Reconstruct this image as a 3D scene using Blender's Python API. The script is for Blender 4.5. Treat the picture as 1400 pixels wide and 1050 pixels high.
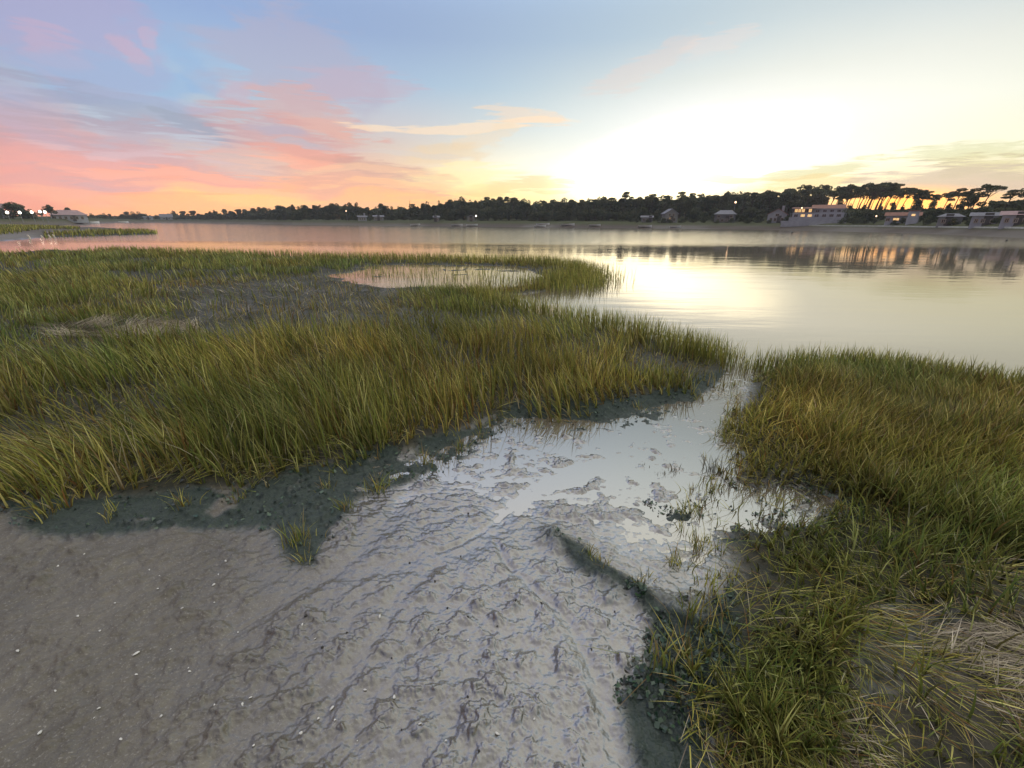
import bpy, math, random
import numpy as np
from mathutils import Matrix, Vector

for o in list(bpy.data.objects): bpy.data.objects.remove(o)
SC = bpy.context.scene
COL = SC.collection
RS = np.random.RandomState(11)
random.seed(5)

# ------------------------------------------------------------------ camera
CAM_H = 1.7
FPX = 583.0
PITCH = math.atan((525 - 303.5) / FPX)
ROLL = math.radians(.33)
cP, sP, cR, sR = math.cos(PITCH), math.sin(PITCH), math.cos(ROLL), math.sin(ROLL)
cam = bpy.data.cameras.new('camera'); camo = bpy.data.objects.new('camera', cam); COL.objects.link(camo)
cam.sensor_width = 36; cam.lens = FPX / 1400 * 36; cam.clip_start = .02; cam.clip_end = 12000
_r, _u, _f = Vector((1, 0, 0)), Vector((0, sP, cP)), Vector((0, cP, -sP))
_x, _y = _r * cR + _u * sR, _r * -sR + _u * cR
m = Matrix((_x, _y, -_f)).transposed().to_4x4(); m.translation = (0, 0, CAM_H)
camo.matrix_world = m
SC.camera = camo

def ray(u, v):
    """direction in the world of a pixel of the 1400x1050 photograph"""
    X, Y = u - 700.0, 525.0 - v
    x, y = X * cR - Y * sR, X * sR + Y * cR
    return (x / FPX, cP + y / FPX * sP, -sP + y / FPX * cP)
def gp(u, v, z=0.0):
    d = ray(u, v); k = (z - CAM_H) / d[2]
    return (d[0] * k, d[1] * k)
def azel(u, v):
    d = ray(u, v); return math.degrees(math.atan2(d[0], d[1])), math.degrees(math.atan2(d[2], math.hypot(d[0], d[1])))
def zat(u, v, r):
    d = ray(u, v); return CAM_H + r * d[2] / math.hypot(d[0], d[1])
def poly(pts, z=0.0): return np.array([gp(u, v, z) for u, v in pts])
def lin(c): return tuple(((x / 255) / 12.92 if x <= 10 else ((x / 255 + .055) / 1.055) ** 2.4) for x in c)

# ------------------------------------------------------------------ view, world
SC.view_settings.view_transform = 'Standard'; SC.view_settings.look = 'None'
SC.view_settings.exposure = .12; SC.view_settings.gamma = 1
SC.render.engine = 'CYCLES'
SC.cycles.use_denoising = True
SC.cycles.max_bounces = 6; SC.cycles.diffuse_bounces = 2; SC.cycles.glossy_bounces = 3
SC.cycles.transmission_bounces = 2; SC.cycles.volume_bounces = 0; SC.cycles.transparent_max_bounces = 4
SC.cycles.sample_clamp_indirect = 6

SUN_AZ, SUN_EL = 41.0, 1.2
W = bpy.data.worlds.new('World'); SC.world = W; W.use_nodes = True
NT = W.node_tree; NT.nodes.clear()
def nd(nt, t, **k):
    n = nt.nodes.new(t)
    for a, b in k.items(): setattr(n, a, b)
    return n
def lk(nt, a, b): nt.links.new(a, b)
def mth(nt, op, a, b=None, c=None, clamp=False):
    n = nd(nt, 'ShaderNodeMath', operation=op, use_clamp=clamp)
    for i, x in enumerate((a, b, c)):
        if x is None: continue
        if hasattr(x, 'is_output'): lk(nt, x, n.inputs[i])
        else: n.inputs[i].default_value = x
    return n.outputs[0]
def mrange(nt, val, a, b, c=0, d=1, smooth=True):
    n = nd(nt, 'ShaderNodeMapRange', interpolation_type='SMOOTHSTEP' if smooth else 'LINEAR')
    lk(nt, val, n.inputs[0])
    for i, x in enumerate((a, b, c, d)): n.inputs[i + 1].default_value = x
    return n.outputs[0]
def mixc(nt, f, a, b, mode='MIX'):
    n = nd(nt, 'ShaderNodeMix', data_type='RGBA', blend_type=mode)
    n.clamp_result = False
    for s, x in ((n.inputs[0], f), (n.inputs[6], a), (n.inputs[7], b)):
        if hasattr(x, 'is_output'): lk(nt, x, s)
        elif isinstance(x, (int, float)): s.default_value = x
        else: s.default_value = (*x[:3], 1)
    return n.outputs[2]
def noise(nt, vec, scale, detail=3, rough=.5, dist=0, color=False):
    n = nd(nt, 'ShaderNodeTexNoise'); lk(nt, vec, n.inputs['Vector'])
    n.inputs['Scale'].default_value = scale; n.inputs['Detail'].default_value = detail
    n.inputs['Roughness'].default_value = rough; n.inputs['Distortion'].default_value = dist
    return n.outputs['Color' if color else 'Fac']

GRID = {  # sky colour (as seen, sRGB) by azimuth -50..50 at each elevation
 0: [(236,150,125),(248,158,112),(255,180,108),(252,168,104),(255,190,100),(255,205,110),(255,222,150),(255,222,150),(255,205,125),(255,190,90),(255,190,105)],
 3: [(232,158,146),(242,164,140),(250,182,128),(238,166,136),(246,196,132),(255,234,165),(255,242,190),(255,240,195),(250,226,165),(225,200,150),(205,182,150)],
 6: [(212,160,162),(216,166,165),(222,176,165),(226,180,162),(236,214,180),(252,248,222),(255,255,245),(255,255,250),(255,255,240),(240,240,210),(230,230,200)],
 10: [(175,168,192),(178,196,212),(180,192,204),(198,192,198),(205,206,208),(210,221,220),(226,232,226),(252,252,248),(248,248,238),(232,235,222),(222,226,210)],
 14: [(150,176,215),(155,182,216),(160,188,216),(168,188,212),(168,192,214),(182,202,215),(204,215,216),(215,222,218),(224,228,220),(218,223,216),(210,215,208)],
 18: [(158,164,203),(150,170,208),(146,171,211),(148,170,206),(152,173,205),(164,185,209),(176,196,212),(190,206,214),(202,213,214),(196,208,212),(190,202,206)],
 25: [(148,160,203),(145,162,204),(143,164,206),(145,166,205),(148,170,205),(154,176,207),(163,184,208),(174,193,208),(180,196,207),(178,194,204),(172,188,200)],
 45: [(174,172,178),(174,172,178),(175,173,178),(176,174,177),(177,175,176),(178,176,175),(180,178,174),(182,179,172),(183,180,171),(181,179,172),(179,177,172)],
}
tc = nd(NT, 'ShaderNodeTexCoord'); sep = nd(NT, 'ShaderNodeSeparateXYZ'); lk(NT, tc.outputs['Generated'], sep.inputs[0])
sx, sy, sz = sep.outputs
az = mth(NT, 'MULTIPLY', mth(NT, 'ARCTAN2', sx, sy), 180 / math.pi)
el = mth(NT, 'MULTIPLY', mth(NT, 'ARCSINE', sz), 180 / math.pi)
elc = mth(NT, 'MAXIMUM', el, 0)
cmb = nd(NT, 'ShaderNodeCombineXYZ'); lk(NT, az, cmb.inputs[0]); lk(NT, elc, cmb.inputs[1])
AE = cmb.outputs[0]
mp = nd(NT, 'ShaderNodeMapping'); lk(NT, AE, mp.inputs[0]); mp.inputs['Scale'].default_value = (.07, .62, 1); mp.inputs['Rotation'].default_value = (0, 0, .10)
n_str = noise(NT, mp.outputs[0], 1.0, 6, .62, .7)
mp2 = nd(NT, 'ShaderNodeMapping'); lk(NT, AE, mp2.inputs[0]); mp2.inputs['Scale'].default_value = (.12, .30, 1)
mp4 = nd(NT, 'ShaderNodeMapping'); lk(NT, AE, mp4.inputs[0]); mp4.inputs['Scale'].default_value = (.20, 2.4, 1); mp4.inputs['Rotation'].default_value = (0, 0, .06)
n_fine = noise(NT, mp4.outputs[0], 1.0, 6, .65, .8)
n_puf = noise(NT, mp2.outputs[0], 1.0, 6, .6, .5)
mp3 = nd(NT, 'ShaderNodeMapping'); lk(NT, AE, mp3.inputs[0]); mp3.inputs['Scale'].default_value = (.09, .16, 1); mp3.inputs['Location'].default_value = (5, 3, 0)
n_w = noise(NT, mp3.outputs[0], 1.0, 3, .5, 0, True)
# warped azimuth/elevation so that cloud outlines are ragged
vs = nd(NT, 'ShaderNodeVectorMath', operation='SUBTRACT'); lk(NT, n_w, vs.inputs[0]); vs.inputs[1].default_value = (.5, .5, .5)
vm = nd(NT, 'ShaderNodeVectorMath', operation='MULTIPLY'); lk(NT, vs.outputs[0], vm.inputs[0]); vm.inputs[1].default_value = (9, 3.2, 0)
va = nd(NT, 'ShaderNodeVectorMath', operation='ADD'); lk(NT, AE, va.inputs[0]); lk(NT, vm.outputs[0], va.inputs[1])
AEW = va.outputs[0]
azf = mrange(NT, az, -60, 60, 0, 1, False)
col = None; prev = None
for e in sorted(GRID):
    rp = nd(NT, 'ShaderNodeValToRGB'); lk(NT, azf, rp.inputs[0]); cr = rp.color_ramp; cr.interpolation = 'B_SPLINE'
    cols = GRID[e]
    while len(cr.elements) < 11: cr.elements.new(.5)
    for i, c in enumerate(cols):
        cr.elements[i].position = (i * 10 - 50 + 60) / 120; cr.elements[i].color = (*lin(c), 1)
    if col is None: col = rp.outputs[0]
    else: col = mixc(NT, mrange(NT, elc, prev, e, 0, 1, False), col, rp.outputs[0])
    prev = e
def blob(u1, v1, u2, v2, half, color, op, kind='s', mult=1.0, soft=.5):
    """one cloud: an ellipse between two directions of the sky, its edge broken by the cloud noise"""
    global col
    a1, e1 = azel(u1, v1); a2, e2 = azel(u2, v2)
    L = math.hypot(a2 - a1, e2 - e1) / 2 + half / 20; H = half / 9.0 * 1.6
    m_ = nd(NT, 'ShaderNodeMapping', vector_type='TEXTURE'); lk(NT, AEW if kind != 'g' else AE, m_.inputs[0])
    m_.inputs['Location'].default_value = ((a1 + a2) / 2, (e1 + e2) / 2, 0)
    m_.inputs['Rotation'].default_value = (0, 0, math.atan2(e2 - e1, a2 - a1)); m_.inputs['Scale'].default_value = (L * 1.25, H, 1)
    g = nd(NT, 'ShaderNodeTexGradient', gradient_type='SPHERICAL'); lk(NT, m_.outputs[0], g.inputs[0])
    f = g.outputs['Fac']
    if kind != 'g':
        n = n_str if kind == 's' else n_puf
        f = mth(NT, 'ADD', f, mth(NT, 'MULTIPLY_ADD', n, 2.6, -1.3))
        f = mth(NT, 'ADD', f, mth(NT, 'MULTIPLY_ADD', n_fine, 2.4 if kind == 's' else .9, -1.2 if kind == 's' else -.45))
        f = mth(NT, 'MULTIPLY', mrange(NT, f, .0, soft, 0, op * .67), mrange(NT, g.outputs['Fac'], 0, .15))
    else: f = mrange(NT, f, 0, 1, 0, op)
    c = [x * mult for x in lin(color)]
    col = mixc(NT, f, col, c)
    return f
for a in [
 (90,152,290,172,15,(172,203,222),.75,'p'), (0,95,260,120,14,(150,182,218),.6,'p'),
 (-60,20,180,38,34,(180,164,196),.75,'p'), (40,66,100,74,10,(204,172,192),.6,'s'), (155,62,190,78,8,(208,172,188),.65,'p'), (206,44,216,58,6,(204,174,192),.6,'p'),
 (-40,98,250,112,13,(150,182,216),.75,'p'), (250,60,300,120,12,(146,178,216),.6,'p'),
 (-60,100,330,178,10,(160,160,182),.85,'s'), (-40,140,80,152,22,(186,178,200),.6,'p'), (220,150,300,178,6,(150,160,180),.7,'s'),
 (290,62,500,112,32,(178,172,192),.8,'p'), (400,108,570,116,12,(198,172,186),.65,'s'), (315,122,360,130,10,(206,176,186),.6,'p'),
 (370,132,520,198,15,(216,170,162),.8,'s'), (390,160,520,190,6,(236,172,150),.6,'s'), (300,160,490,215,15,(208,160,160),.85,'s'), (330,196,490,218,8,(238,164,142),.8,'s'),
 (-20,185,340,232,20,(188,164,174),.75,'s'), (-60,208,220,224,8,(236,166,154),.85,'s'), (140,235,340,252,8,(242,164,138),.8,'s'), (230,205,400,222,9,(214,196,184),.6,'s'),
 (-40,245,200,250,9,(206,160,160),.6,'s'), (380,236,620,264,18,(212,160,144),.7,'s'), (340,262,620,270,9,(228,172,146),.8,'s'), (480,225,620,250,7,(196,158,150),.6,'s'),
 (500,172,780,164,3,(255,226,190),.9,'s'), (650,154,780,166,6,(246,216,184),.75,'s'), (620,196,690,178,8,(240,214,178),.6,'p'), (560,216,670,204,9,(234,204,160),.65,'p'),
 (620,262,770,256,6,(228,196,130),.8,'s'), (150,284,640,286,13,(255,192,122),.75,'p'), (240,262,420,268,7,(255,205,130),.7,'s'), (560,246,700,238,10,(255,236,170),.7,'s'),
 (20,196,300,214,4,(214,190,196),.7,'s'), (60,228,330,240,3,(250,176,150),.8,'s'), (200,250,420,262,3,(250,180,144),.8,'s'), (330,205,470,228,3,(250,178,150),.8,'s'), (400,225,600,238,3,(240,196,160),.8,'s'),
 (340,165,440,182,4,(168,176,200),.7,'s'), (420,250,640,258,3,(250,196,146),.7,'s'), (100,120,300,150,4,(172,184,212),.6,'s'), (360,185,470,205,3,(170,188,205),.7,'s'), (-20,262,240,272,4,(248,178,140),.7,'s'), (480,205,640,214,3,(214,206,200),.7,'s'), (820,120,950,50,9,(224,206,198),.6,'s'), (925,78,1020,48,7,(230,214,206),.5,'s')]:
    blob(*a)
# the bright, burnt-out part of the sky above the wood and the hot strip on the horizon where the sun stands
ga = azel(960, 218)
def glow(ca, ce, la, le, rot, gain, colr, p0=0, p1=1):
    global col
    m_ = nd(NT, 'ShaderNodeMapping', vector_type='TEXTURE'); lk(NT, AEW, m_.inputs[0])
    m_.inputs['Location'].default_value = (ca, ce, 0); m_.inputs['Rotation'].default_value = (0, 0, math.radians(rot)); m_.inputs['Scale'].default_value = (la, le, 1)
    g = nd(NT, 'ShaderNodeTexGradient', gradient_type='SPHERICAL'); lk(NT, m_.outputs[0], g.inputs[0])
    f = mrange(NT, g.outputs['Fac'], p0, p1, 0, 1)
    col = mixc(NT, f, col, [c * gain for c in lin(colr)], 'ADD')
glow(ga[0] - 3, ga[1] - .3, 18, 5.4, 12, 2.4, (255,236,190), .0, 1.0)
glow(ga[0] + 9, ga[1] + 2, 46, 12, 3, .18, (248,236,220), .0, 1.0)
for a in [(930,246,1030,246,3,(216,206,150),.8,'s'), (1050,242,1240,221,5,(202,202,150),.9,'s'), (1220,219,1450,215,5,(205,206,160),.85,'s'),
 (1280,233,1450,232,5,(206,200,146),.85,'s'), (1040,262,1180,256,8,(230,205,140),.8,'s'), (1190,256,1480,250,12,(192,176,160),.95,'s')]:
    blob(*a)
blob(1130, 276, 1360, 276, 10, (255,172,72), 1, 'g', 2.0)
SKY_OUT = col
nish = nd(NT, 'ShaderNodeTexSky', sky_type='NISHITA', sun_disc=False); nish.sun_elevation = math.radians(SUN_EL); nish.sun_rotation = math.radians(SUN_AZ)
nish.air_density = 1; nish.dust_density = 1; nish.ozone_density = 1
col = mixc(NT, .002, col, nish.outputs[0], 'ADD')
# the vault overhead, outside the photograph, carries the light that fills the marsh
col = mixc(NT, 1.0, col, (1, 1, 1), 'MULTIPLY')
lift = mth(NT, 'MULTIPLY', mth(NT, 'MULTIPLY', mrange(NT, elc, 19, 38, 1.0, 2.9), mrange(NT, elc, 55, 85, 1.0, .8)), mrange(NT, elc, 0, 9, 1.3, 1.0))
front = mth(NT, 'ADD', mth(NT, 'MULTIPLY', sx, .42), mth(NT, 'MULTIPLY', sy, .91))   # the east sky, behind, is already dark
lift = mth(NT, 'MULTIPLY', lift, mrange(NT, front, -.8, .6, .5, 1.0))
lv = nd(NT, 'ShaderNodeVectorMath', operation='SCALE'); lk(NT, col, lv.inputs[0]); lk(NT, lift, lv.inputs['Scale'])
bg = nd(NT, 'ShaderNodeBackground'); lk(NT, lv.outputs[0], bg.inputs[0]); bg.inputs[1].default_value = 1.0
wo = nd(NT, 'ShaderNodeOutputWorld'); lk(NT, bg.outputs[0], wo.inputs[0])
W.cycles.sampling_method = 'MANUAL'; W.cycles.sample_map_resolution = 1024

sun = bpy.data.lights.new('sun', 'SUN'); sun.energy = 2.0; sun.angle = math.radians(.5); sun.color = (1, .62, .32)
suno = bpy.data.objects.new('sun', sun); COL.objects.link(suno)
_a, _e = math.radians(SUN_AZ), math.radians(SUN_EL)
suno.rotation_euler = Vector((math.sin(_a) * math.cos(_e), math.cos(_a) * math.cos(_e), math.sin(_e))).to_track_quat('Z', 'Y').to_euler()

# ------------------------------------------------------------------ materials
def mat(name, base=(.5, .5, .5), rough=.7, spec=.5, ior=1.5, metal=0):
    M_ = bpy.data.materials.new(name); M_.use_nodes = True
    b = M_.node_tree.nodes['Principled BSDF']
    b.inputs['Base Color'].default_value = (*base, 1); b.inputs['Roughness'].default_value = rough
    b.inputs['IOR'].default_value = ior; b.inputs['Specular IOR Level'].default_value = spec; b.inputs['Metallic'].default_value = metal
    return M_, M_.node_tree, b
def pmat(name, base, rough=.7, var=.25, scale=3, spec=.3):
    """painted or rendered surface with a slight weathered variation"""
    M_, nt, b = mat(name, base, rough, spec)
    g = nd(nt, 'ShaderNodeTexCoord'); n = noise(nt, g.outputs['Object'], scale, 5, .6)
    c = mixc(nt, mrange(nt, n, .3, .7), [x * (1 - var) for x in base], [min(1, x * (1 + var * .5)) for x in base])
    lk(nt, c, b.inputs['Base Color']); return M_
def emat(name, colr, strength):
    M_, nt, b = mat(name, colr, .5)
    b.inputs['Emission Color'].default_value = (*colr, 1); b.inputs['Emission Strength'].default_value = strength; return M_
def attrmat(name, rough=.55, transl=.3, spec=.3):
    M_, nt, b = mat(name, (.1, .1, .03), rough, spec)
    a = nd(nt, 'ShaderNodeAttribute', attribute_name='col'); lk(nt, a.outputs['Color'], b.inputs['Base Color'])
    if transl:
        t = nd(nt, 'ShaderNodeBsdfTranslucent'); lk(nt, a.outputs['Color'], t.inputs[0])
        mx = nd(nt, 'ShaderNodeMixShader'); mx.inputs[0].default_value = transl
        lk(nt, b.outputs[0], mx.inputs[1]); lk(nt, t.outputs[0], mx.inputs[2]); lk(nt, mx.outputs[0], nt.nodes['Material Output'].inputs[0])
    return M_

# ------------------------------------------------------------------ numpy noise and polygons
def _hash(ix, iy, s):
    h = (ix.astype(np.int64) * 374761393 + iy.astype(np.int64) * 668265263 + s * 974634777) & 0xffffffff
    h = ((h ^ (h >> 13)) * 1274126177) & 0xffffffff
    return ((h ^ (h >> 16)) & 0xffffff) / 16777215.0
def vn(x, y, s=0):
    ix, iy = np.floor(x), np.floor(y); fx, fy = x - ix, y - iy
    fx = fx * fx * (3 - 2 * fx); fy = fy * fy * (3 - 2 * fy)
    a, b, c, d = _hash(ix, iy, s), _hash(ix + 1, iy, s), _hash(ix, iy + 1, s), _hash(ix + 1, iy + 1, s)
    return (a + (b - a) * fx) * (1 - fy) + (c + (d - c) * fx) * fy
def fbm(x, y, f, o=4, s=0, g=.5):
    t, a, n = 0, 1, 0; x, y = x * f, y * f
    for i in range(o):
        t = t + a * vn(x, y, s + i); n += a; a *= g
        x, y = x * 1.93 + y * .52 + 3.7, y * 1.93 - x * .52 + 1.3
    return t / n
def sstep(a, b, x):
    t = np.clip((x - a) / (b - a), 0, 1); return t * t * (3 - 2 * t)
def segdist(px, py, P, closed=True):
    d = np.full(px.shape, 1e9); n = len(P)
    for i in range(n if closed else n - 1):
        a, b = P[i], P[(i + 1) % n]; e = b - a; L = e @ e + 1e-12
        t = np.clip(((px - a[0]) * e[0] + (py - a[1]) * e[1]) / L, 0, 1)
        d = np.minimum(d, (px - a[0] - t * e[0]) ** 2 + (py - a[1] - t * e[1]) ** 2)
    return np.sqrt(d)
def sdf(px, py, P):
    """distance inside (+) or outside (-) a polygon"""
    ins = np.zeros(px.shape, bool); n = len(P)
    for i in range(n):
        a, b = P[i], P[(i + 1) % n]
        if a[1] == b[1]: continue
        c = ((a[1] > py) != (b[1] > py)) & (px < (b[0] - a[0]) * (py - a[1]) / (b[1] - a[1]) + a[0])
        ins ^= c
    d = segdist(px, py, P); return np.where(ins, d, -d)

# ------------------------------------------------------------------ plan of the marsh
P_LEFT = poly([(-260,740),(0,706),(60,700),(130,694),(230,684),(300,674),(345,668),(400,655),(450,640),(500,640),(560,625),(605,612),(640,592),(690,574),(760,572),(810,576),(850,562),(905,550),(955,542),(985,524),(994,506),
  (978,494),(940,486),(900,474),(860,462),(820,451),(780,441),(740,432),(700,426),(655,412),(700,404),(760,398),(795,390),(804,380),(796,368),(740,361),(650,358),(560,356),(450,354),(300,350),(180,345),(60,342),(0,348),(-260,352)])
P_POND = poly([(455,384),(480,366),(540,361),(650,362),(730,366),(750,378),(735,392),(690,398),(640,398),(580,392),(520,392)])
P_BARE = poly([(230,398),(300,392),(400,378),(470,370),(575,398),(530,420),(510,440),(420,466),(300,480),(225,456)])
P_SPARSE = poly([(950,600),(1070,600),(1150,650),(1190,720),(1150,780),(1050,810),(970,870),(920,780)])
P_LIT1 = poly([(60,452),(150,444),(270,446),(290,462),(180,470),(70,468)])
P_DARK = poly([(178,382),(240,378),(255,388),(240,396),(190,396)])
P_RIGHT = poly([(1030,514),(1080,505),(1150,502),(1220,508),(1300,520),(1400,534),(1640,580),(2100,900),(1700,1250),(1050,1250),(985,1080),(940,990),(915,925),(925,870),(955,820),(990,770),(980,725),(975,690),(1000,640),(1012,600),(1010,560)])
P_PUD = poly([(985,662),(1060,655),(1150,688),(1135,725),(1050,728),(975,708)])
P_HOLE = poly([(1180,835),(1260,830),(1330,880),(1320,930),(1230,950),(1170,980),(1150,900)])
P_HOLE2 = poly([(1365,775),(1440,780),(1440,832),(1375,835)])
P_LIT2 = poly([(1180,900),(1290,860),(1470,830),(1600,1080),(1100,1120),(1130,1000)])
P_ALG = [poly([(-40,690),(100,690),(300,665),(430,640),(560,610),(650,585),(700,560),(860,545),(930,530),(985,505),(992,515),(950,552),(870,578),(760,592),(690,590),(660,612),(610,650),(560,668),(500,690),(470,740),(430,790),(395,790),(375,735),(250,732),(190,735),(90,745),(30,740),(0,720)]),
         poly([(760,735),(800,745),(900,825),(960,850),(1000,800),(1010,900),(960,1000),(990,1120),(870,1120),(850,1040),(835,950),(880,900),(880,850),(850,810),(790,785)]),
         poly([(875,685),(920,690),(1000,660),(1150,650),(1180,720),(1000,740),(960,710),(900,705)])]
P_RIDGE = poly([(765,738),(800,762),(830,795),(880,820),(930,838),(985,840)])
P_NEAR = poly([(-400,1300),(-400,700),(0,660),(400,600),(700,540),(900,520),(985,500),(1020,497),(1040,500),(1100,540),(1500,600),(2000,1300)])
P_FLAT = np.array([gp(-250,312),gp(-250,331),gp(0,329),gp(40,327),gp(80,321),gp(60,317.5),gp(110,315.5),gp(160,315.5),gp(168,313.5),gp(140,311.5),gp(90,311),(-150,118),(-205,175),(-232,205),(-330,240),(-420,200)])
P_ISL = poly([(60,320.5),(100,318.2),(150,317),(200,315.5),(216,317.5),(212,320.5),(160,322),(100,324),(60,325)])
P_BANK = poly([(1035,488),(1070,484),(1100,488),(1080,495),(1050,499)])
TRACKS = [(poly([(372,800),(430,803),(520,792),(600,775),(650,748),(700,712),(735,682),(780,655),(850,625)]), .085),
          (poly([(560,690),(535,725),(500,760),(440,800),(380,840),(310,880)]), .06),
          (poly([(690,770),(720,800),(770,850),(805,920),(830,990),(850,1060)]), .035),
          (poly([(600,780),(540,830),(500,890),(470,940),(440,1000)]), .04),
          (poly([(610,760),(660,735),(720,695)]), .02), (poly([(700,780),(690,765),(685,745)]), .02)]
SH = [(-400,None,130),(-200,None,165),(0,None,205),(75,None,225),(120,None,260),(160,None,380),(230,None,430),(330,305.6,0),(400,307.2,0),(500,308.5,0),(600,309.6,0),(800,311.6,0),(900,312.6,0),(1000,313.6,0),(1100,315.2,0),(1200,317.8,0),(1300,321.2,0),(1400,326,0),(1700,340,0)]
_sa, _sr = [], []
for u, v, R in SH:
    a = math.atan2(*ray(u, v or 303)[:2]); _sa.append(a)
    _sr.append(R if v is None else math.hypot(*gp(u, v)))
def shoreR(a): return np.interp(a, _sa, _sr)
_ha = [azel(u, 303)[0] for u in (0, 200, 560, 900, 1100, 1300, 1500)]
def hill(a): return np.interp(np.degrees(a), _ha, [1.0, .8, 1.2, 3.0, 3.8, 2.6, 2.2])

def terrain(x, y, detail=True):
    """height of the ground and four surface masks"""
    r = np.hypot(x, y); a = np.arctan2(x, y)
    wx = x + (vn(x * .9, y * .9, 31) - .5) * .25 * np.clip(r / 4, .3, 4); wy = y + (vn(x * .9, y * .9, 32) - .5) * .25 * np.clip(r / 4, .3, 4)
    h = np.full(x.shape, -.25)
    near = r < 90
    dl = np.full(x.shape, -50.); dr = dl.copy(); dn = dl.copy(); dp = dl.copy(); di = dl.copy(); dpd = dl.copy(); dh = dl.copy(); db = dl.copy(); alg = np.zeros(x.shape); dbare = dl.copy()
    X, Y = wx[near], wy[near]
    dl[near] = sdf(X, Y, P_LEFT); dr[near] = sdf(X, Y, P_RIGHT); dn[near] = sdf(X, Y, P_NEAR); dp[near] = sdf(X, Y, P_POND); dpd[near] = sdf(X, Y, P_PUD)
    dh[near] = np.maximum(sdf(X, Y, P_HOLE), sdf(X, Y, P_HOLE2)); db[near] = sdf(X, Y, P_BANK); dbare[near] = sdf(X, Y, P_BARE)
    fl = (r < 500) & (x < -10) & (r > 15)
    df = np.full(x.shape, -50.); df[fl] = sdf(wx[fl], wy[fl], P_FLAT); di[fl] = sdf(wx[fl], wy[fl], P_ISL)
    for P in P_ALG: alg[near] = np.maximum(alg[near], sstep(-.05, .05, sdf(X, Y, P)))
    lw = (fbm(x, y, 5, 2, 65) - .5) * .12; lump = fbm(x + lw * .4, (y + lw * .4) * 1.2, 13, 4, 3, .5); lump2 = fbm(x + 5, y, 2.2, 3, 7); fine = fbm(x, y, 34, 3, 9)
    # bare mud: a tilted sheet that dips under the film of water towards the mouth of the channel
    base = .055 * sstep(2.2, -1.2, (y - 1.0) * .9 + x * .55 + .2) + .010 * (lump2 - .5) + .004
    base = base - .0165 * sstep(1.5, 2.8, y + .3 * x) - .05 * sstep(4.6, 5.4, y)
    cl = np.clip((lump - .30) / .40, 0, 1.2) ** 1.5 * (.5 + .5 * sstep(.36, .56, lump2))
    bil = sstep(.35, .7, fbm(x, y * 1.15, 31, 3, 44))
    casts = cl * (.034 + .016 * (bil - .4)) + .002 * (bil - .5) * (1 - .1 * sstep(.2, -1.0, x + (y - 1.5) * .4))
    smooth = np.zeros(x.shape); groove = np.zeros(x.shape); grad = np.zeros(x.shape)
    nb = r < 6
    for T, w in TRACKS:
        d = np.full(x.shape, 9.); d[nb] = segdist(wx[nb] + (vn(x[nb] * 5, y[nb] * 5, 5) - .5) * .05, wy[nb], T, False)
        k = np.exp(-(d / w) ** 2); smooth = np.maximum(smooth, k)
        gm = .3 + 1.1 * fbm(x, y, 3.1, 2, 63); groove += gm * (-.006 * k + .0022 * k * (fbm(d * 55, (x + y) * 1.5, 1, 2, 64) - .5) * 2 + .003 * np.exp(-((d - w * 1.4) / (w * .6)) ** 2))
    mud = base + .014 * sstep(1.6, 2.6, y) * (fbm(x, y * 1.8, 13, 4, 66) - .5) * 2 + .006 * (fbm(x, y, 38, 3, 67) - .5) + .52 * casts * (1 - .9 * smooth) + groove + .010 * (fbm(x, y, 14, 4, 15, .55) - .5) + .0025 * (fbm(x, y, 60, 2, 16) - .5)
    for (u, v, rad, dep) in [(440,962,.055,.012),(75,825,.12,.010),(965-500,700,.03,-.004),(410,985,.05,.008),(300,770,.08,.006),(180,780,.07,.006),(360,760,.07,.008),(250,900,.10,.008),(120,960,.12,.007),(560,900,.05,.01),(620,980,.06,.01)]:
        c = gp(u, v, .03); mud = mud - dep * np.exp(-((x - c[0]) ** 2 + (y - c[1]) ** 2) / rad ** 2)
    dri = np.full(x.shape, 9.); dri[nb] = segdist(wx[nb], wy[nb], P_RIDGE, False)
    ridge = np.exp(-(dri / .09) ** 2); mud = mud + .038 * ridge * (.5 + lump)
    h = np.maximum(h, np.where(dn > -.6, mud - .3 * sstep(0, -.6, dn), -.3))
    # the grown platforms
    plat = .045 + .035 * (fbm(x, y, 1.6, 3, 21) - .5) + .03 * (lump - .5)
    lf = np.where(dn > .02, 1, sstep(-.15, .3, dl))
    hl = mud + sstep(-.06, .22, dl) * (plat + .02 - mud); hl = np.where(dn < -.05, -.25 + sstep(-.22, .1, dl) * (.25 + plat), hl)
    h = np.where(dl > -.35, np.maximum(h, hl), h)
    hr = mud + sstep(-.06, .25, dr) * (plat - mud); hr = np.where(dn < -.05, -.25 + sstep(-.3, .1, dr) * (.25 + plat), hr)
    h = np.where(dr > -.3, np.maximum(h, hr), h)
    h = h - sstep(-.3, .5, dp) * .17 * (fbm(x * .7, y, 1.6, 3, 68) - .02) ; h = h - sstep(-.05, .12, dpd) * .045 * (1 + (lump < .5)) - sstep(-.04, .1, dh) * .04
    h = h - sstep(-.2, .6, dbare) * .028 * (lump2 > .2)
    h = np.maximum(h, np.where(db > -.15, -.02 + sstep(-.1, .15, db) * (.012 + .03 * (lump - .45)), -.3))
    h = h + alg * .012 * (fine - .5) * 2 * (r < 8)
    # sand flats, islet
    h = np.maximum(h, -.25 + sstep(-1.5, 1.5, df + (lump2 - .5)) * (.45 + .3 * sstep(10, 80, df)) + .05 * (fbm(x, y, .13, 3, 40) - .5) * (df > 0))
    h = np.maximum(h, -.25 + sstep(-.8, 1.2, di) * .36)
    # far shore
    R = shoreR(a) + 3 * (fbm(x, y, .03, 3, 50) - .5); t = r - R
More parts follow.
